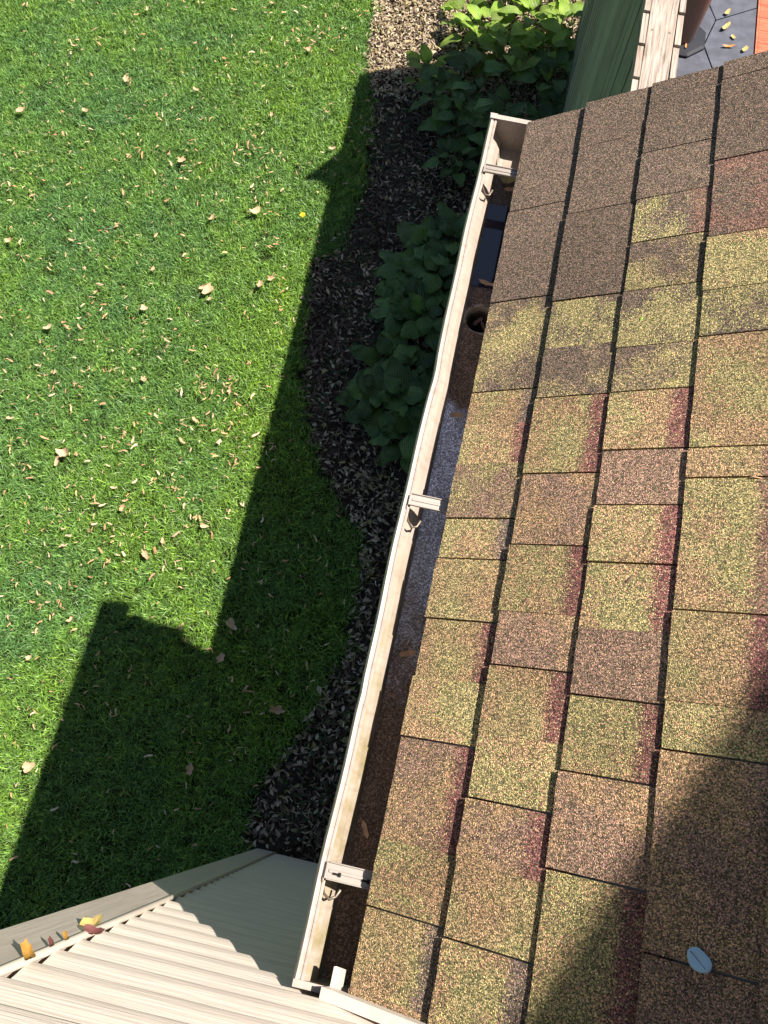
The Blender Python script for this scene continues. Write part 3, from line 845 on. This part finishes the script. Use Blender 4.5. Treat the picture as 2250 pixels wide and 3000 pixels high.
def shingle_mesh(seed, L):
    r = random.Random(seed); vs = []; fs = []
    ny = 5; W = COURSE + 0.035
    for j in range(ny + 1):
        y = j / ny
        b = r.uniform(-.0004, .0004)
        jy = 0
        vs += [(b, y, 0.0), (b + r.uniform(-.0006, .0006), y, 1.0), (W * .5, y, .74), (W, y, .33), (W, y, 0.0)]
    for j in range(ny):
        a = j * 5; b2 = a + 5
        fs += [(a, b2, b2 + 1, a + 1), (a + 1, b2 + 1, b2 + 2, a + 2), (a + 2, b2 + 2, b2 + 3, a + 3), (a + 3, b2 + 3, b2 + 4, a + 4), (a + 4, b2 + 4, b2, a)]
    fs += [(0, 1, 2, 3, 4), tuple(ny * 5 + k for k in (4, 3, 2, 1, 0))]
    me = bpy.data.meshes.new('shingle'); me.from_pydata(vs, [], fs); me.materials.append(M['shingle']); me.materials.append(M['asphalt_mat'])
    for i, p in enumerate(me.polygons):
        if i < ny * 5 and i % 5 == 0: p.material_index = 1
    return me
SM = [shingle_mesh(k, 1) for k in range(6)]
for ci, row in enumerate(rows):
    for k, (y1, y0, c, alt, band, step, joint) in enumerate(lay(row)):
        gap = 0.0032 if joint else 0.0
        L = y1 - y0 - gap
        o = bpy.data.objects.new('shingle', SM[(ci * 3 + k) % 6]); COL.objects.link(o)
        thick = 0.0120 + step * 0.9 + (0.001 if ci else 0)
        off = -step * 0.9 + rr_.uniform(-.0004, .0004)
        ml = RM @ Matrix.Translation(Vector((ci * COURSE + off, y0 + gap, 0.0006 if ci == 0 else 0.0034)))
        o.parent = roof
        o.matrix_parent_inverse = Matrix.Translation(-Vector(roof.location))
        o.location = ml.to_translation(); o.rotation_euler = ml.to_euler(); o.scale = (1, L, thick)
        o.color = (*c, 1.0 if band else 0.0)
        o['blend_alt'] = [float(x) for x in alt]
        o['band_colour'] = [float(x) for x in (band or c)]
# remaining field up to the ridge, out of the frame
rp(MB().box(9 * COURSE, 2.62, Y0R, Y1R, 0.002, 0.011), 'upper_shingles', M['shingle'])
bpy.data.objects['upper_shingles'].color = (*T_, 0); bpy.data.objects['upper_shingles']['blend_alt'] = list(B_); bpy.data.objects['upper_shingles']['band_colour'] = list(B_)
# far slope, fascia, soffit, porch wall
xr, zr = EX0 + 2.6 * math.cos(TH), EZ0 + 2.6 * math.sin(TH)
def rw(mb, name, mat): 
    return add_to(roof, mb.obj(name, mat))
rw(MB().add([(xr, Y0R, zr), (xr, Y1R, zr), (xr + 1.9, Y1R, zr - 1.2), (xr + 1.9, Y0R, zr - 1.2)], [(0, 1, 2, 3)]), 'far_slope', M['asphalt_mat'])
rw(MB().box(0.082, 0.102, WY + .016, Y1R - .045, 2.93, 3.080), 'fascia_board', M['white'])
rw(MB().box(0.105, 0.40, WY + .016, Y1R - .05, 2.925, 2.94), 'soffit', M['white'])
gb = []
for z0_, z1_ in ((0, 0.13),):
    rw(MB().add([(0.103, Y1R - .044, 2.93), (xr, Y1R - .044, 2.93 + (xr - .103) * math.tan(TH)), (xr, Y1R - .044, zr - .02), (0.103, Y1R - .044, 3.09),
                 (0.103, Y1R - .024, 2.93), (xr, Y1R - .024, 2.93 + (xr - .103) * math.tan(TH)), (xr, Y1R - .024, zr - .02), (0.103, Y1R - .024, 3.09)],
                [(0, 3, 2, 1), (4, 5, 6, 7), (0, 1, 5, 4), (3, 7, 6, 2)]), 'rake_board', M['white'])
porch = empty('porch_wall', (0.41, 0.6, 0)); tag(porch, 'cream clad porch wall under the low roof, hidden behind the eave', 'wall')
pm = MB().box(0.410, 0.46, WY + .02, 0.79, 0, 2.924); add_to(porch, pm.obj('wall_panel', M['siding']))
# step flashing and J channel where roof meets wall
def rot_on_roof(mb, name, mat, parent=house):
    o = mb.obj(name, mat); o.parent = parent; o.matrix_parent_inverse = Matrix.Translation(-Vector(parent.location))
    o.location = RM.to_translation(); o.rotation_euler = RM.to_euler(); return o
jc = MB()
jc.prism_x([(WY + .017, .014), (WY + .033, .014), (WY + .033, .034), (WY + .0305, .034), (WY + .0305, .0165), (WY + .017, .0165)], -0.035, 2.5)
jc.prism_x([(WY + .0165, .0345), (WY + .0335, .0345), (WY + .0335, .037), (WY + .0165, .037)], -0.035, 2.5)
rot_on_roof(jc, 'roof_channel', M['channel'])
kf = MB().box(-0.038, -0.019, WY + .018, WY + .060, 0.001, 0.0024)
kf.box(-0.038, -0.0368, WY + .018, WY + .060, 0.0024, 0.009)
rot_on_roof(bevel(kf.obj('tmpk', M['channel']), .001) and kf, 'kickout_flashing', M['channel'])
bpy.data.objects.remove(bpy.data.objects['tmpk'])

# ------------------------------------------------------------------ gutter
LX, LZ = -0.047, 3.058
GY0, GY1 = WY + 0.022, 1.583
gut = empty('rain_gutter', (LX, GY0, LZ)); tag(gut, 'cream enamelled eaves gutter running along the low roof edge, grimy inside', 'gutter')
def gp(mb, name, mat, smooth=False): return add_to(gut, mb.obj(name, mat, None, smooth))
outer = [(0.0, -.003), (-.0015, -.012), (0.001, -.020), (0.001, -.030), (0.010, -.040), (0.024, -.052), (0.034, -.066), (0.037, -.080), (0.040, -.0885), (0.050, -.0895), (0.127, -.0895), (0.1275, 0.012)]
inner = [(0.1265, 0.012), (0.1262, -.0882), (0.050, -.0880), (0.0415, -.0865), (0.0385, -.079), (0.0355, -.065), (0.0255, -.051), (0.012, -.0385), (0.0115, -.012), (0.0110, -.007), (0.0150, -.0065), (0.0166, -.0045), (0.0166, -.001), (0.0148, 0.0010), (0.0118, 0.0006), (0.0105, -.0012), (0.0090, -.0012), (0.0078, 0.0012), (0.003, 0.0020)]
prof = [(LX + x, LZ + z) for x, z in outer + inner]
gt = MB()
ny = 60; n = len(prof)
for j in range(ny + 1):
    y = GY0 + (GY1 - GY0) * j / ny
    w = 0.0013 * math.sin(y * 9.1) + 0.0008 * math.sin(y * 23.7) + (0.0022 * math.exp(-((y - .86) / .03) ** 2)) + (0.0018 * math.exp(-((y - .2) / .025) ** 2))
    gt.v += [(x + w, y, z + w * .5) for x, z in prof]
for j in range(ny):
    for i in range(n):
        i2 = (i + 1) % n
        gt.f.append((j * n + i, j * n + i2, (j + 1) * n + i2, (j + 1) * n + i))
gt.f += [tuple(range(n))[::-1], tuple(ny * n + i for i in range(n))]
# outlet at y = 1.03: cut by boolean
g_o = gp(gt, 'trough', M['gutter'])
OY, OX, OR = 1.075, 0.030, 0.034
cut = MB().lathe([(OR, -.03), (OR, .03)], 28); cut.f += [tuple(range(28))[::-1], tuple(range(28, 56))]
cm = cut.mesh('outlet_cutter'); cutter = bpy.data.objects.new('outlet_cutter', cm)
COL.objects.link(cutter); cutter.location = (OX, OY, LZ - .089)
bm_ = g_o.modifiers.new('cut', 'BOOLEAN'); bm_.object = cutter; bm_.operation = 'DIFFERENCE'; bm_.solver = 'EXACT'
bpy.context.view_layer.update()
dg = bpy.context.evaluated_depsgraph_get()
newme = bpy.data.meshes.new_from_object(g_o.evaluated_get(dg))
g_o.modifiers.clear(); g_o.data = newme
bpy.data.objects.remove(cutter)
# grit lying on the floor of the trough, open at the outlet
gr_ = MB(); xs_ = np.linspace(LX + .0425, LX + .1255, 14); yg = np.arange(GY0 + .004, GY1 - .06, .008)
idx = {}
for j, y in enumerate(yg):
    for i, x in enumerate(xs_):
        h = .0035 + .002 * math.sin(y * 31 + x * 90) + random.uniform(0, .0018) + .003 * abs((i - 6.5) / 6.5) ** 2
        gr_.v.append((x, y, LZ - .088 + h))
for j in range(len(yg) - 1):
    for i in range(13):
        cx_, cy_ = (xs_[i] + xs_[i + 1]) / 2, (yg[j] + yg[j + 1]) / 2
        if math.hypot(cx_ - OX, cy_ - OY) < OR + .005: continue
        if 1.17 < cy_ < 1.395: continue
        a = j * 14 + i; gr_.f.append((a, a + 1, a + 15, a + 14))
tag(gp(gr_, 'roof_grit', M['grit'], True), kind='stuff')
gp(MB().box(LX + .041, LX + .1258, 1.16, 1.40, LZ - .0875, LZ - .0815), 'standing_water', M['water'])
ring = MB(); m_ = 28
for j in range(m_ + 1):
    pass
ring.lathe([(OR - .0015, -.012), (OR - .0005, .0015), (OR + .004, .0040), (OR + .008, .0025), (OR + .008, .0010)], 28)
ro = ring.obj('outlet_ring', M['gutter'], None, True); ro.location = (OX, OY, LZ - .0875); add_to(gut, ro)
dsp = MB().tube([(OX, OY, LZ - .100), (OX, OY, LZ - .20), (OX + .10, OY, LZ - .34), (OX + .33, OY, LZ - .42), (OX + .345, OY, LZ - .6), (OX + .345, OY, .12)], .031, 14, caps=False)
do = dsp.obj('downspout', M['gutter'], None, True); add_to(gut, do)
inn = MB().tube([(OX, OY, LZ - .10), (OX, OY, LZ - .19)], .0295, 14, caps=False)
inn.v.append((OX, OY, LZ - .19)); nn = len(inn.v) - 1
inn.f += [(14 + k, 14 + (k + 1) % 14, nn) for k in range(14)]
gp(inn, 'pipe_throat', M['steel'])
for k, (dx, y, L, W, mt, lab) in enumerate([
    (.075, 1.475, .055, .035, 'yleaf0', 'olive brown leaf debris under the far strap in the gutter'),
    (.085, 1.445, .040, .022, 'dryleaf', 'small tan leaf bit beside the debris at the far gutter end'),
    (.080, 1.165, .055, .016, 'dryleaf', 'brown leaf strip lying at the edge of the standing water in the gutter'),
    (.070, .30, .035, .014, 'dryleaf', 'small brown leaf lying in the gutter between the middle and near straps'),
    (.062, -.02, .030, .012, 'dryleaf', 'small brown leaf in the gutter just beyond the near strap'),
    (.068, .82, .030, .015, 'dryleaf', 'small brown leaf in the gutter on the wet grey stretch')]):
    if mt == 'yleaf0': M['yleaf0'] = solid('olive_leaf', (0.30, 0.25, 0.10), 0.8)
    o = link('gutter_leaf', dry_leaf_mesh('gutter_leaf', random.Random(500 + k), L, W, M[mt], 2, .2), None, (LX + dx, y, LZ - .074), (random.uniform(-.2, .2), .15, random.uniform(0, 3)))
    tag(o, lab, 'leaf', 'leaf bits in the gutter')
# leaves caught in the outlet
for k, (dx, dy) in enumerate(((-.006, .004), (.010, -.008))):
    o = link('stuck_leaf', dry_leaf_mesh('stuck_leaf', random.Random(60 + k), .036, .012, M['pot_brown'], 2, .2), None, (OX + dx, OY + dy, LZ - .10), (.3, .2, 1.0 + k))
    tag(o, ['brown leaf sliver wedged in the gutter outlet hole, towards the roof', 'second leaf sliver in the gutter outlet hole, towards the lip'][k] if k == 0 else 'leaf sliver in the gutter outlet hole nearer the camera', 'leaf', 'leaves caught in the gutter outlet')
# end caps
ins = [(LX + x, LZ + z) for x, z in [(0.0, 0.0035)] + outer[:-1] + [(0.1275, 0.0035)]]
def cap(y0, y1): 
    e = MB().prism_y(ins, y0, y1)
    e.box(LX, LX + .1275, y0 - (.0105 if y1 > 1 else -.0), y1 + (0 if y1 > 1 else .0085), LZ + .0037, LZ + .0062)
    return e
gp(cap(GY1 - .0005, GY1 + .002), 'end_cap', M['gutter']); gp(cap(GY0 - .003, GY0 - .0005), 'end_cap', M['gutter'])
gp(MB().box(LX - .0012, LX + .0165, GY1 + .0025, GY1 + .006, LZ - .03, LZ + .005), 'cap_tab', M['gutter'])
# hidden hangers: channel strap, hook, screw and slots
def hanger(y, wid, lab, slots):
    wid *= .9
    x0, x1 = LX + .011, LX + .125
    zt = LZ + .0045
    s = MB()
    s.box(x0, x1, y - wid / 2, y + wid / 2, zt, zt + .0014)
    for sg in (-1, 1):
        s.box(x0 + .004, x1, y + sg * wid / 2 - .0011, y + sg * wid / 2 + .0011, zt - .001, zt + .0046)
    s.box(x0 + .006, x1 - .004, y - wid * .10, y + wid * .10, zt + .0014, zt + .0030)
    st_ = gp(s, 'hanger_strap', M['strap'])
    st_['label'] = lab
    bevel(st_, .0006, 1)
    for q in slots:
        e = MB().box(LX + q - .010, LX + q, y - wid * .18, y - wid * .05, zt + .0031, zt + .0034)
        e.box(LX + q - .001, LX + q + .004, y - wid * .24, y + wid * .02, zt + .0031, zt + .0034)
        o = e.obj('slot', M['dark']); o.parent = st_; o.location = (0, 0, 0)
    sc_ = MB().lathe([(0, .0), (.0045, .0), (.0045, .0025), (.0, .0032)], 10)
    o = sc_.obj('screw', M['steel']); o.parent = st_; o.location = (x1 - .022, y, zt + .0030)
    hk = MB()
    pts = [(LX + .010, y - wid / 2 + .002, LZ + .002), (LX + .011, y - wid / 2 - .010, LZ - .004), (LX + .017, y - wid / 2 - .024, LZ - .016), (LX + .027, y - wid / 2 - .032, LZ - .030), (LX + .037, y - wid / 2 - .026, LZ - .036), (LX + .042, y - wid / 2 - .014, LZ - .030)]
    hk.tube(pts, .0024, 8)
    o = hk.obj('hook', M['steel'], None, True); o.parent = st_
hanger(1.418, .024, 'shiny strap nearest the far end of the gutter', ())
hanger(0.578, .026, 'middle strap of the gutter with a curled hook under it', ())
hanger(-0.092, .029, 'strap with two keyhole slots at the near end of the gutter', (.034, .082))

# ------------------------------------------------------------------ plank fence
fence = empty('plank_fence', (0.41, 3.5, 0)); tag(fence, 'tall weathered plank fence with green grey boards and a bleached top rail', 'fence')
def ftop(y): return 2.56 + 0.068 * (y - 1.4)
FX = 0.395
bw = 0.1395
bm1 = [MB().box(0, .018, 0, 1, 0, 1).mesh('fence_board', M['fence']) for _ in range(1)][0]
def board(x, y, w, h, dz, tops=True):
    o = link('fence_board', bm1, None, (x, y, 0.03), (random.uniform(-.002, .002), 0, random.uniform(-.035, .035)), (1, w, h - .03 + dz)); add_to(fence, o)
y = 0.80; k = 0
while y < 5.72:
    board(0.375 - .020, y, bw - .008 + random.uniform(-.002, .001), ftop(y), random.uniform(-.025, -.002))
    board(0.375 + .090 + .004, y + .02, bw - .004 + random.uniform(-.002, .001), ftop(y), random.uniform(-.025, -.002))
    y += bw; k += 1
tr = MB(); tr.box(0.3755, 0.4645, 0.80, 3.60, 2.50, 2.538); tr.box(0.3755, 0.4645, 3.605, 5.72, 2.50, 2.538)
for i, v in enumerate(tr.v): tr.v[i] = (v[0], v[1], v[2] + 0.068 * (v[1] - 1.4) + .022)
add_to(fence, bevel(tr.obj('top_rail', M['fence_top']), .003))
lr = MB().box(0.3755, 0.4645, 0.80, 5.72, .25, .288); add_to(fence, lr.obj('bottom_rail', M['fence_top']))
for yy_ in (0.82, 3.62, 5.62):
    add_to(fence, MB().box(0.378, 0.462, yy_, yy_ + .088, 0, ftop(yy_) - .055).obj('post', M['fence']))
# bleached board tops
for side in (0, 1):
    y = 0.80
    while y < 5.72:
        x = 0.355 if side == 0 else 0.469
        y_ = y + (.0 if side == 0 else .02)
        tb = MB().box(x - .0006, x + .0186, y_ - .0006, y_ + bw - .003, -.045, .004)
        o = tb.obj('board_end', M['fence_top']); o.location = (0, 0, ftop(y)); add_to(fence, o)
        y += bw
# knots / nail heads on the rail
nl = MB()
for yy_ in np.arange(1.70, 5.6, .28):
    for xx_ in (.392, .448):
        nl.lathe([(.004, 0), (.0035, .0012), (0.0, .0015)], 8, (xx_, yy_))
        for i in range(len(nl.v) - 24, len(nl.v)):
            v = nl.v[i]; nl.v[i] = (v[0], v[1], v[2] + 2.5605 + .068 * (v[1] - 1.4))
tag(add_to(fence, nl.obj('nail_heads', M['steel'])), kind='stuff')
# unseen pointed block added on the fence, shaped for the lawn shadow bump
bump_root = empty('fence_shadow_caster', (0.42, 4.83, ftop(4.83))); tag(bump_root, 'unseen pointed ornament standing on the fence top, out of frame', 'shadow_caster')
fo = MB().add([(-.06, -.15, 0), (.06, -.15, 0), (.06, .22, 0), (-.06, .22, 0), (-.05, -.06, .16), (.05, -.06, .16), (.05, .13, .16), (-.05, .13, .16), (0, .03, .50)],
              [(3, 2, 1, 0), (0, 1, 5, 4), (1, 2, 6, 5), (2, 3, 7, 6), (3, 0, 4, 7), (4, 5, 8), (5, 6, 8), (6, 7, 8), (7, 4, 8)])
fo.obj('cap', M['fence_top'], bump_root)

# ------------------------------------------------------------------ patio behind the fence
pb = MB().box(0.50, 1.74, 1.6, 9.0, -.05, .012); tag(pb.obj('patio_bed', M['sand']), kind='structure')
def gxy(*p): return p
patio = empty('slate_patio', (1.2, 6.1, 0)); tag(patio, 'blue grey slate paving behind the fence with fallen yellow leaves', 'paving')
def slab(poly, z=.030):
    n = len(poly); c = (sum(p[0] for p in poly) / n, sum(p[1] for p in poly) / n)
    ins_ = []
    for (x, y) in poly:
        d = Vector((c[0] - x, c[1] - y)); d = d.normalized() * .006; ins_.append((x + d.x, y + d.y))
    mb = MB().add([(x, y, .0) for x, y in ins_] + [(x, y, z) for x, y in ins_], [tuple(range(n, 2 * n)), tuple(range(n))[::-1]] + [(i, (i + 1) % n, n + (i + 1) % n, n + i) for i in range(n)])
    o = mb.obj('paving_slab', M['slate']); add_to(patio, o); bevel(o, .003)
c1_, c2_, c3_, c4_ = (1.42, 6.30), (1.33, 5.98), (1.452, 5.788), (1.318, 6.405)
slab([(1.735, 6.55), (1.42, 6.33), (1.345, 6.03), (1.46, 5.72), (1.735, 5.60)])
slab([(1.42, 6.33), (1.735, 6.55), (1.735, 7.2), (1.40, 7.2), (1.36, 6.48)])
slab([(0.90, 6.0), (1.345, 6.03), (1.42, 6.33), (1.36, 6.48), (1.40, 7.2), (0.90, 7.2)])
slab([(1.345, 6.03), (0.90, 6.0), (0.90, 5.30), (1.30, 5.20), (1.46, 5.72)])
slab([(1.30, 5.20), (1.46, 5.72), (1.735, 5.60), (1.735, 4.9), (1.35, 4.9)])
slab([(0.50, 5.2), (0.895, 5.28), (0.895, 6.0), (0.50, 6.0)])
slab([(0.50, 6.0), (0.895, 6.0), (0.895, 7.2), (0.50, 7.2)])
slab([(0.50, 4.3), (1.34, 4.3), (1.30, 5.19), (0.90, 5.28), (0.50, 5.18)])
slab([(1.35, 4.3), (1.735, 4.3), (1.735, 4.88), (1.35, 4.88)])
slab([(0.50, 3.2), (1.735, 3.2), (1.735, 4.29), (0.50, 4.29)])
slab([(0.50, 7.2), (1.735, 7.2), (1.735, 8.6), (0.50, 8.6)])
deck = empty('red_deck', (2.4, 6.2, 0)); tag(deck, 'red stained boards with dry leaves at the upper right edge', 'deck')
for k in range(26):
    y0 = 4.6 + k * .142
    o = MB().box(1.760, 4.5, y0, y0 + .138, .0, .034).obj('deck_board', M['redwood']); add_to(deck, o)
add_to(deck, MB().box(1.742, 1.757, 4.6, 8.4, 0, .036).obj('edge_board', M['redwood']))

planter = empty('patio_planter', (1.14, 6.06, .03)); tag(planter, 'brown tapered planter column standing on a dark octagonal foot', 'planter')
ft = MB().lathe([(0, 0), (.225, 0), (.225, .020), (.205, .034), (.13, .036), (0, .036)], 8, rot=math.pi / 8); ft.obj('foot', M['pot_dark'], planter)
pc = MB().lathe([(.115, .037), (.120, .05), (.135, .50), (.155, .80), (.165, .80), (.165, .84), (.14, .84), (.13, .78), (0, .78)], 20); pc.obj('body', M['pot_brown'], planter, True)

for k, (x, y, L, W, mat, lab) in enumerate([
    (1.50, 6.42, .07, .045, 0, 'pale yellow leaf highest on the slate patio'),
    (1.50, 6.26, .11, .05, 0, 'largest yellow leaf on the slate patio, just below the highest one'),
    (1.565, 6.16, .05, .04, 0, 'small yellow leaf right of the largest patio leaf'),
    (1.53, 6.05, .10, .03, 1, 'narrow brown orange leaf on the slate patio'),
    (1.66, 6.05, .07, .05, 0, 'curled yellow leaf on the patio nearest to the red boards'),
    (1.655, 5.90, .06, .035, 0, 'yellow leaf lowest on the slate patio near the roof edge'),
    (1.20, 5.93, .05, .02, 1, 'orange leaf lying on the dark planter foot'),
    (1.86, 6.40, .08, .04, 0, 'long yellow leaf highest on the red boards'),
    (1.83, 5.88, .06, .04, 0, 'yellow leaf lowest on the red boards by the roof'),
    (1.90, 6.05, .06, .04, 0, 'yellow leaf in the middle of the red boards')]):
    if k == 0:
        M['yleaf'] = solid('yellow_leaf', (0.50, 0.38, 0.13), 0.6, .3, .45, 90); M['oleaf'] = solid('orange_leaf', (0.55, 0.22, 0.06), 0.6)
    r = random.Random(300 + k)
    o = link('fallen_leaf', dry_leaf_mesh('fallen_leaf', r, L, W, M['oleaf'] if mat else M['yleaf'], 2, .3), None, (x, y, .070 if k == 6 else .040), (0, 0, r.uniform(0, 6.28)))
    tag(o, lab, 'leaf', 'yellow leaves on the patio')

# ------------------------------------------------------------------ small things on the roof and in the corner post
def on_roof(s, y, n, mesh, name, rz, lab, cat, grp=None):
    ml = RM @ Matrix.Translation(Vector((s, y, n))) @ Matrix.Rotation(rz, 4, 'Z')
    o = link(name, mesh, None, ml.to_translation(), ml.to_euler()); tag(o, lab, cat, grp); return o
M['blueleaf'] = solid('pale_leaf', (0.30, 0.48, 0.62), 0.35, 0.5, .1, 20)
ov = MB(); nO = 22
ov.v.append((0, 0, .004))
for rr in (.5, .85, 1.0):
    for k in range(nO):
        a = 2 * math.pi * k / nO
        ov.v.append((.0165 * rr * math.cos(a), .0125 * rr * math.sin(a) * (1 + .08 * math.sin(3 * a)), .004 + (.0035 if rr == .85 else 0) - (.002 if rr == 1 else 0) ))
ov.f += [(0, 1 + k, 1 + (k + 1) % nO) for k in range(nO)]
for q in range(2):
    for k in range(nO):
        a, b = 1 + q * nO + k, 1 + q * nO + (k + 1) % nO; ov.f.append((a, a + nO, b + nO, b))
sl = on_roof(.498, -.074, .017, ov.mesh('pale_leaf', M['blueleaf'], True), 'pale_leaf', -.6, 'small pale blue oval leaf lying on the shaded shingles', 'leaf')
mr = MB().tube([(-.013, .001, .0072), (0, 0, .0068), (.012, -.001, .0080)], .0005, 5).obj('midrib', M['slate']); mr.parent = sl
tw = MB().tube([(-.009, -.003, .003), (-.003, 0, .005), (.004, .001, .005), (.009, .004, .004)], [.0012, .0022, .0026, .001], 6)
on_roof(.354, .432, .009, tw.mesh('twig_bit', M['pot_brown'], True), 'twig_bit', .5, 'tiny brown twig bit on the third row of shingles', 'twig')
bd = MB().tube([(-.007, 0, .003), (0, 0, .006), (.007, .001, .004)], [.001, .0032, .001], 6)
on_roof(.323, .938, .010, bd.mesh('leaf_bud', M['hosta_sunlit'], True), 'leaf_bud', .9, 'tiny green bud with a dark stalk on the upper shingles', 'bud')
on_roof(.527, .607, .010, MB().tube([(-.010, 0, .002), (0, .001, .006), (.012, -.002, .002)], [.001, .0015, .0008], 6).mesh('dry_stalk', M['seed'], True) , 'dry_stalk', .1, 'small pale curled stalk at the right edge of the roof', 'stalk')

def leaf_flat(name, L, W, mat, seed): return dry_leaf_mesh(name, random.Random(seed), L, W, mat, 2, .34)
M['maroon'] = solid('maroon_leaf', (0.13, 0.045, 0.04), 0.7)
M['yorange'] = solid('yellow_orange_leaf', (0.46, 0.24, 0.05), 0.6, .3, .5, 90)
for k, (x, z, L, W, mt, rot, lab) in enumerate([
    (-.380, 3.310, .070, .024, 'yorange', (-.75, -.9, -.3), 'yellow orange leaf tucked in the corner post channel, lowest in the photo'),
    (-.383, 3.220, .040, .012, 'maroon', (-.75, -1.0, -.3), 'thin maroon leaf stuck in the corner post channel above the orange one'),
    (-.384, 3.156, .046, .012, 'yorange', (-.75, -1.0, -.2), 'thin yellow leaf sliver stuck in the corner post channel'),
    (-.392, 3.005, .052, .040, 'yleaf', (-.75, -.3, .4), 'curled yellow leaf caught on the corner post, highest of the stuck leaves'),
    (-.372, 3.060, .044, .026, 'maroon', (-.75, -.2, .1), 'maroon leaf stuck under the curled yellow leaf on the corner post')]):
    o = link('stuck_leaf', leaf_flat('stuck_leaf', L * .8, W * .8, M[mt], 400 + k), None, (x, WY + .026, z), rot)
    tag(o, lab, 'leaf', 'leaves caught along the corner post')

# ------------------------------------------------------------------ unseen slab added out of frame, shaped to shade the low roof
P1 = Vector((.366, -.160, 3.263)); S = Vector((.541, .26, 1)); E_ = Vector((.187, .40, .12))
C1 = P1 + 2.6 * S
Hd = E_ + .3 * S
A0 = C1 - Hd * .35; A1 = C1 + Hd * 1.9
ur = empty('roof_shade_caster', tuple(C1)); tag(ur, 'unseen slab added above the frame to shade the low roof', 'roof')
up = MB()
q = [A0, A1, Vector((6.0, A1.y, A1.z + .4)), Vector((6.0, A0.y - .5, A0.z + .2)), Vector((A0.x + .2, A0.y - .5, A0.z))]
up.add([tuple(v) for v in q] + [tuple(v + Vector((0, 0, .16))) for v in q], [(4, 3, 2, 1, 0), (5, 6, 7, 8, 9)] + [(i, (i + 1) % 5, 5 + (i + 1) % 5, 5 + i) for i in range(5)])
add_to(ur, up.obj('shade_panel', M['asphalt_mat']))
